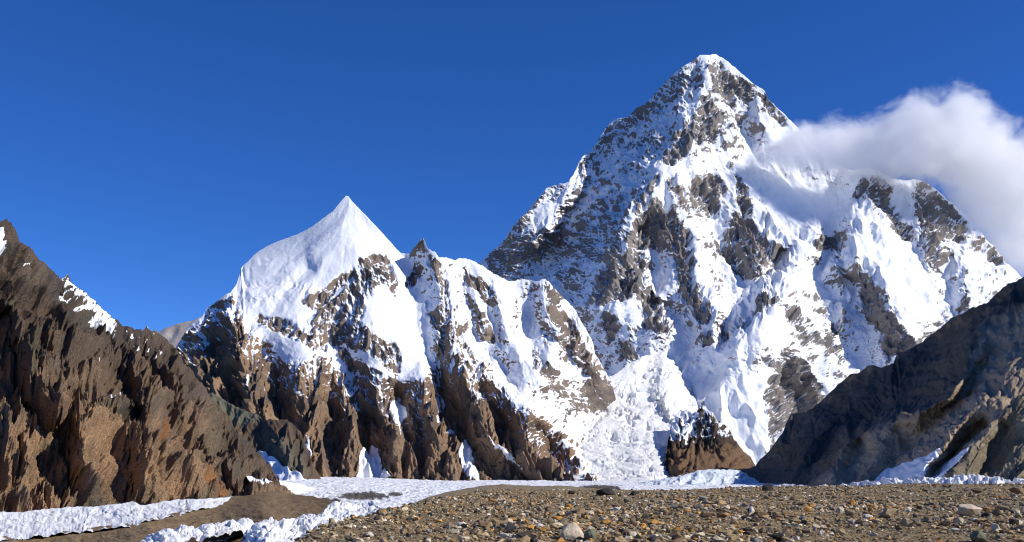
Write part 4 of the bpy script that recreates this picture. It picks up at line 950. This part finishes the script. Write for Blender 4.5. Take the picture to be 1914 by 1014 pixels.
def stone_material(name, colour=None, s=6.0, bump=.03):
    m = bpy.data.materials.new(name); n, l = nodes(m); b = n['Principled BSDF']; tc = n.new('ShaderNodeTexCoord')
    t = n.new('ShaderNodeTexNoise'); t.inputs['Scale'].default_value = s; t.inputs['Detail'].default_value = 8; t.inputs['Roughness'].default_value = .65
    l.new(tc.outputs['Object'], t.inputs['Vector'])
    mr = n.new('ShaderNodeMapRange'); mr.inputs['From Min'].default_value = .3; mr.inputs['From Max'].default_value = .7; mr.inputs['To Min'].default_value = .62; mr.inputs['To Max'].default_value = 1.3
    l.new(t.outputs['Fac'], mr.inputs['Value'])
    sc = n.new('ShaderNodeVectorMath'); sc.operation = 'SCALE'; l.new(mr.outputs[0], sc.inputs['Scale'])
    if colour is None:
        a = n.new('ShaderNodeAttribute'); a.attribute_name = 'rock'; l.new(a.outputs['Color'], sc.inputs[0])
    else: sc.inputs[0].default_value = colour
    l.new(sc.outputs[0], b.inputs['Base Color']); b.inputs['Roughness'].default_value = .9; b.inputs['Specular IOR Level'].default_value = .2
    bp = n.new('ShaderNodeBump'); bp.inputs['Distance'].default_value = bump; l.new(t.outputs['Fac'], bp.inputs['Height']); l.new(bp.outputs[0], b.inputs['Normal'])
    return m
M_RUB = stone_material('loose_stones')
me = rubble('rubble', 60000, 22, 190, lambda Y: .095 * (Y / 35) ** .5, 540, 2010, 71, moraine_z)
me.materials.append(M_RUB)
tag(link(bpy.data.objects.new('rubble', me)), 'loose tan and grey stones covering the moraine', 'rubble', 'stuff')

SC = dict(cream=(.56, .46, .33), tan=(.36, .26, .145), grey=(.27, .245, .20), orange=(.46, .22, .055), dark=(.045, .039, .033), green=(.17, .17, .11), brown=(.22, .145, .08), pale=(.62, .56, .47))
SM = {k: stone_material(k + '_stone', c, 2.2, .08) for k, c in SC.items()}
protos = []
for k in range(12):
    bm = hull(40 + k, 15 + k % 5, .62 + .04 * (k % 4), .05, .07)
    pm = bpy.data.meshes.new('boulder'); bm.to_mesh(pm); bm.free()
    pm.materials.append(SM['tan'])
    protos.append(pm)
Yl = np.linspace(22, 185, 1200)
def ground_hit(u, v):
    x = (u - UC) / F * Yl
    z = moraine_z(np.full(Yl.shape, float(u)), Yl, x)
    vv = VH - (z - CZ) * F / Yl
    k = np.where(vv <= v)[0]
    i = k[0] if len(k) else int(np.argmin(vv))
    return x[i], Yl[i], z[i]
boulder_src = None
def boulder(x, y, z, w, h, colour, proto, ang, label, group=None, name='boulder', depth=.9):
    global boulder_src
    if boulder_src is None: o = bpy.data.objects.new(name, protos[proto % 12])
    else: o = boulder_src.copy(); o.data = protos[proto % 12]
    if boulder_src is None: boulder_src = o
    o.name = name
    scene.collection.objects.link(o)
    pm = o.data
    zz = [v.co.z for v in pm.vertices]; hh = max(zz) - min(zz)
    s = w / 2.0
    o.scale = (s, s * depth, h * 1.22 / hh)
    o.rotation_euler = (0, 0, ang)
    o.location = (x, y, z - min(zz) * h * 1.22 / hh - .2 * h)
    o.material_slots[0].link = 'OBJECT'; o.material_slots[0].material = SM[colour]
    tag(o, label, 'rock', 'thing')
    if group: o['group'] = group
    elif 'group' in o: del o['group']
    return o
BIG = [
    (1066, 1009, 50, 36, 'cream', 0, .3, 'largest cream boulder at the bottom edge beside a greenish stone'),
    (1104, 1012, 34, 26, 'green', 1, 1.2, 'greenish stone leaning beside the largest cream boulder'),
    (1040, 980, 27, 17, 'orange', 2, .4, 'bright orange stone just behind the largest cream boulder'),
    (957, 976, 22, 11, 'orange', 3, 2.0, 'flat orange stone left of the bright orange one in mid rubble'),
    (1013, 997, 15, 13, 'orange', 4, 2.5, 'small rusty orange stone left of the largest cream boulder'),
    (968, 1000, 18, 12, 'brown', 5, .9, 'dark brown stone among rubble left of the rusty orange stone'),
    (1810, 966, 46, 27, 'cream', 6, .1, 'broad cream slab with a shadow beneath it near the right edge'),
    (1829, 1014, 34, 24, 'green', 7, .8, 'dull green grey stone at the bottom edge near the right corner'),
    (1862, 996, 20, 20, 'cream', 8, 1.9, 'pale pointed stone above the dull green grey one'),
    (1846, 968, 24, 13, 'dark', 9, .5, 'dark stone lying right beside the broad cream slab'),
    (1662, 968, 42, 22, 'tan', 10, .2, 'wide tan boulder overhanging a dark gap right of centre'),
    (1571, 963, 18, 17, 'cream', 11, 1.0, 'upright pale wedge stone left of the wide tan boulder'),
    (1588, 964, 22, 13, 'tan', 1, 2.4, 'tan slab leaning right of the upright pale wedge'),
    (1622, 972, 20, 12, 'pale', 3, .6, 'small whitish stone between the pale wedge and the wide tan boulder'),
    (1420, 968, 32, 14, 'brown', 4, .2, 'low brown slab with a pale stone on its left'),
    (1405, 958, 15, 12, 'pale', 0, .9, 'pale rounded stone behind the low brown slab'),
    (1321, 968, 34, 13, 'brown', 5, .1, 'flat dark brown slab at the left of the low brown slab'),
    (1314, 937, 19, 11, 'grey', 6, .4, 'single whitish grey rock alone on the far brown rubble'),
    (1436, 918, 26, 15, 'dark', 8, .7, 'dark rounded boulder standing out against the ice strip'),
    (1138, 926, 46, 15, 'dark', 9, .1, 'long black boulder on the crest beside the gravel mound'),
    (1186, 926, 22, 9, 'dark', 10, .6, 'short black boulder just right of the long black one'),
    (1900, 934, 34, 27, 'brown', 2, .3, 'chunky brown rock on the crest at the right edge'),
    (1826, 922, 28, 11, 'brown', 7, 1.4, 'low brown rock on the moraine crest before the ice blocks'),
    (1772, 983, 24, 14, 'tan', 9, .9, 'tan block above the dull green grey stone'),
    (1735, 976, 26, 14, 'brown', 0, 1.2, 'brown rock with dark side between the tan boulder and the slab'),
    (1680, 992, 14, 11, 'brown', 3, 2.2, 'small dark brown stone below the wide tan boulder'),
    (1455, 1012, 26, 17, 'dark', 11, .3, 'dark wedge of rock at the bottom edge below the low brown slab'),
    (1468, 1014, 16, 12, 'tan', 6, .3, 'tan chip beside the dark wedge at the bottom edge'),
    (1298, 1013, 14, 8, 'orange', 2, .3, 'orange chip at the bottom edge right of the centre'),
    (1467, 965, 10, 8, 'orange', 8, .3, 'tiny orange stone right of the low brown slab'),
    (690, 1004, 20, 11, 'pale', 0, .8, 'whitish stone at the left tip of the moraine'),
    (762, 1006, 16, 10, 'dark', 5, 1.5, 'dark stone near the left tip of the moraine'),
    (1078, 956, 15, 8, 'tan', 7, .3, 'tan stone beyond the bright orange one'),
    (1240, 960, 22, 12, 'tan', 1, 1.6, 'tan rock alone between the orange stone and the flat slab'),
    (1535, 1001, 17, 11, 'pale', 10, .2, 'pale chip on the rubble below the upright wedge'),
    (900, 985, 17, 9, 'grey', 2, 1.1, 'grey slab left of the dark brown stone'),
    (1068, 924, 14, 8, 'dark', 3, .3, 'black stone at the foot of the pale gravel mound'),
]
for (u, v, w, h, c, p, a, lab) in BIG:
    x, y, z = ground_hit(u, v)
    boulder(x, y, z, 1.28 * w * y / F, .86 * h * y / F, c, p, a, lab, 'boulders on the moraine')
r = random.Random(5)
KINDS = ['tan', 'tan', 'tan', 'tan', 'brown', 'brown', 'brown', 'grey', 'cream', 'cream', 'dark', 'orange', 'pale', 'green']
LOOK = dict(tan='sandy tan', brown='dull brown', grey='plain grey', cream='cream coloured', green='greenish grey', dark='near black', orange='rusty orange', pale='whitish')
for k in range(250):
    y = 29 * (120 / 29.0) ** r.random(); u = r.uniform(640, 1925); x = (u - UC) / F * y
    if x < np.interp(y, [p[0] for p in EDGE], [p[1] for p in EDGE]) + 1: continue
    z = float(moraine_z(np.array([u]), np.array([y]), np.array([x]))[0])
    w = r.choice([.2, .22, .24, .26, .3, .36, .5]) * (y / 35) ** .35; c = r.choice(KINDS)
    boulder(x, y, z, w, w * r.uniform(.4, .75), c, r.randrange(12), r.uniform(0, 6.28), 'small %s stone lying loose in the moraine rubble' % LOOK[c], 'small %s stones in the rubble' % LOOK[c], 'stone', r.uniform(.6, 1))

# ------------------------------------------------------------------ cloud on the high peak's shoulder
cu0, cu1, cv0, cv1, cy0, cy1 = 1370, 2110, 120, 520, 7950, 9500
cm = bpy.data.meshes.new('cloud')
cc = at(np.array(1760.), np.array(330.), np.array(8950.))
C_TOP = [(1385, 300), (1400, 280), (1440, 250), (1480, 222), (1520, 208), (1572, 200), (1620, 205), (1660, 185), (1700, 158), (1750, 140), (1810, 140), (1850, 160), (1880, 195), (1914, 215), (1980, 225), (2080, 240)]
C_BOT = [(1385, 304), (1400, 325), (1440, 345), (1480, 362), (1520, 368), (1580, 362), (1640, 355), (1700, 372), (1750, 410), (1800, 470), (1850, 520), (1914, 560), (2080, 600)]
C_MID = [(1385, 9080), (1440, 9000), (1500, 8950), (1600, 8850), (1700, 8750), (1800, 8900), (1900, 9100), (2080, 9200)]
C_HALF = [(1385, 20), (1400, 90), (1440, 240), (1520, 360), (1600, 430), (1700, 480), (1800, 620), (1900, 700), (2060, 600), (2080, 60)]
bm = bmesh.new()
rings = []
for u in np.r_[np.arange(1388, 2080, 14.0)]:
    t, bt, ym, hf = curve(C_TOP, u), curve(C_BOT, u), curve(C_MID, u), curve(C_HALF, u)
    ring = []
    for k in range(28):
        a = 2 * math.pi * k / 28; ca, sa = math.cos(a), math.sin(a)
        ca, sa = math.copysign(abs(ca) ** .75, ca), math.copysign(abs(sa) ** .75, sa)
        Yq = ym + hf * ca
        p = at(np.array(float(u)), np.array((t + bt) / 2 - (bt - t) / 2 * sa), np.array(Yq)) - cc
        ring.append(bm.verts.new(p.tolist()))
    rings.append(ring)
for a, b in zip(rings[:-1], rings[1:]):
    for k in range(28): bm.faces.new((a[k], a[(k + 1) % 28], b[(k + 1) % 28], b[k]))
bm.faces.new(rings[0]); bm.faces.new(rings[-1][::-1])
bmesh.ops.recalc_face_normals(bm, faces=bm.faces)
bm.to_mesh(cm); bm.free()
cloud = bpy.data.objects.new('cloud', cm); scene.collection.objects.link(cloud); cloud.location = cc
tag(cloud, 'soft white cloud streaming from the shoulder of the highest peak', 'cloud', 'thing')
M_C = bpy.data.materials.new('cloud_vapour')
n, l = nodes(M_C); n.remove(n['Principled BSDF'])
vol = n.new('ShaderNodeVolumePrincipled'); l.new(vol.outputs[0], n['Material Output'].inputs['Volume'])
vol.inputs['Color'].default_value = (1, 1, 1, 1); vol.inputs['Anisotropy'].default_value = 0.0
tc = n.new('ShaderNodeTexCoord')
def mth(op, a, b=None, c=None):
    m = n.new('ShaderNodeMath'); m.operation = op
    for k, q in enumerate((a, b, c)):
        if q is None: continue
        if isinstance(q, (int, float)): m.inputs[k].default_value = q
        else: l.new(q, m.inputs[k])
    return m.outputs[0]
wn_ = n.new('ShaderNodeTexNoise'); wn_.inputs['Scale'].default_value = .0025; wn_.inputs['Detail'].default_value = 2; l.new(tc.outputs['Object'], wn_.inputs['Vector'])
wv = n.new('ShaderNodeVectorMath'); wv.operation = 'MULTIPLY_ADD'; l.new(wn_.outputs['Color'], wv.inputs[0]); wv.inputs[1].default_value = (260, 260, 260); wv.inputs[2].default_value = (-130, -130, -130)
pv = n.new('ShaderNodeVectorMath'); pv.operation = 'ADD'; l.new(tc.outputs['Object'], pv.inputs[0]); l.new(wv.outputs[0], pv.inputs[1])
BLOBS = [(1480, 280, 8980, 75, 32, 230, .9), (1430, 296, 9030, 50, 26, 170, .5), (1560, 282, 8880, 100, 44, 300, .95), (1650, 265, 8800, 90, 50, 330, .95), (1725, 238, 8750, 75, 56, 330, .95), (1790, 212, 8800, 66, 46, 280, 1.0),
         (1740, 305, 8800, 120, 42, 330, .9), (1835, 280, 8900, 80, 62, 350, .9), (1510, 330, 8900, 70, 24, 200, .35), (1860, 360, 9350, 100, 70, 300, .8), (1930, 330, 9000, 90, 80, 350, .85), (1920, 460, 9500, 110, 80, 260, .85), (1790, 370, 9450, 80, 50, 180, .8), (1880, 440, 9500, 80, 70, 240, .7)]
f = None
for (u, v, Y, ru, rv, ry, w) in BLOBS:
    c = at(np.array(float(u)), np.array(float(v)), np.array(float(Y))) - cc
    s = n.new('ShaderNodeVectorMath'); s.operation = 'SUBTRACT'; l.new(pv.outputs[0], s.inputs[0]); s.inputs[1].default_value = c
    m = n.new('ShaderNodeVectorMath'); m.operation = 'MULTIPLY'; l.new(s.outputs[0], m.inputs[0]); m.inputs[1].default_value = (F / (ru * Y), 1 / ry, F / (rv * Y))
    d = n.new('ShaderNodeVectorMath'); d.operation = 'DOT_PRODUCT'; l.new(m.outputs[0], d.inputs[0]); l.new(m.outputs[0], d.inputs[1])
    g = mth('MULTIPLY', mth('POWER', 2.718, mth('MULTIPLY', d.outputs['Value'], -1.1)), w)
    f = g if f is None else mth('ADD', f, g)
f = mth('MINIMUM', f, 1.25)
nz_ = n.new('ShaderNodeTexNoise'); nz_.inputs['Scale'].default_value = .0055; nz_.inputs['Detail'].default_value = 5; nz_.inputs['Roughness'].default_value = .64
st = n.new('ShaderNodeVectorMath'); st.operation = 'MULTIPLY'; l.new(pv.outputs[0], st.inputs[0]); st.inputs[1].default_value = (.8, 1, 1.15); l.new(st.outputs[0], nz_.inputs['Vector'])
den = mth('ADD', f, mth('MULTIPLY_ADD', nz_.outputs['Fac'], 2.4, -1.58))
mr = n.new('ShaderNodeMapRange'); mr.interpolation_type = 'SMOOTHSTEP'; l.new(den, mr.inputs['Value'])
mr.inputs['From Min'].default_value = 0.0; mr.inputs['From Max'].default_value = .8; mr.inputs['To Max'].default_value = .008
M_C.cycles.volume_step_rate = 0.14
l.new(mr.outputs[0], vol.inputs['Density'])
cm.materials.append(M_C)
scene.cycles.volume_step_rate = 1.0
scene.cycles.volume_max_steps = 256
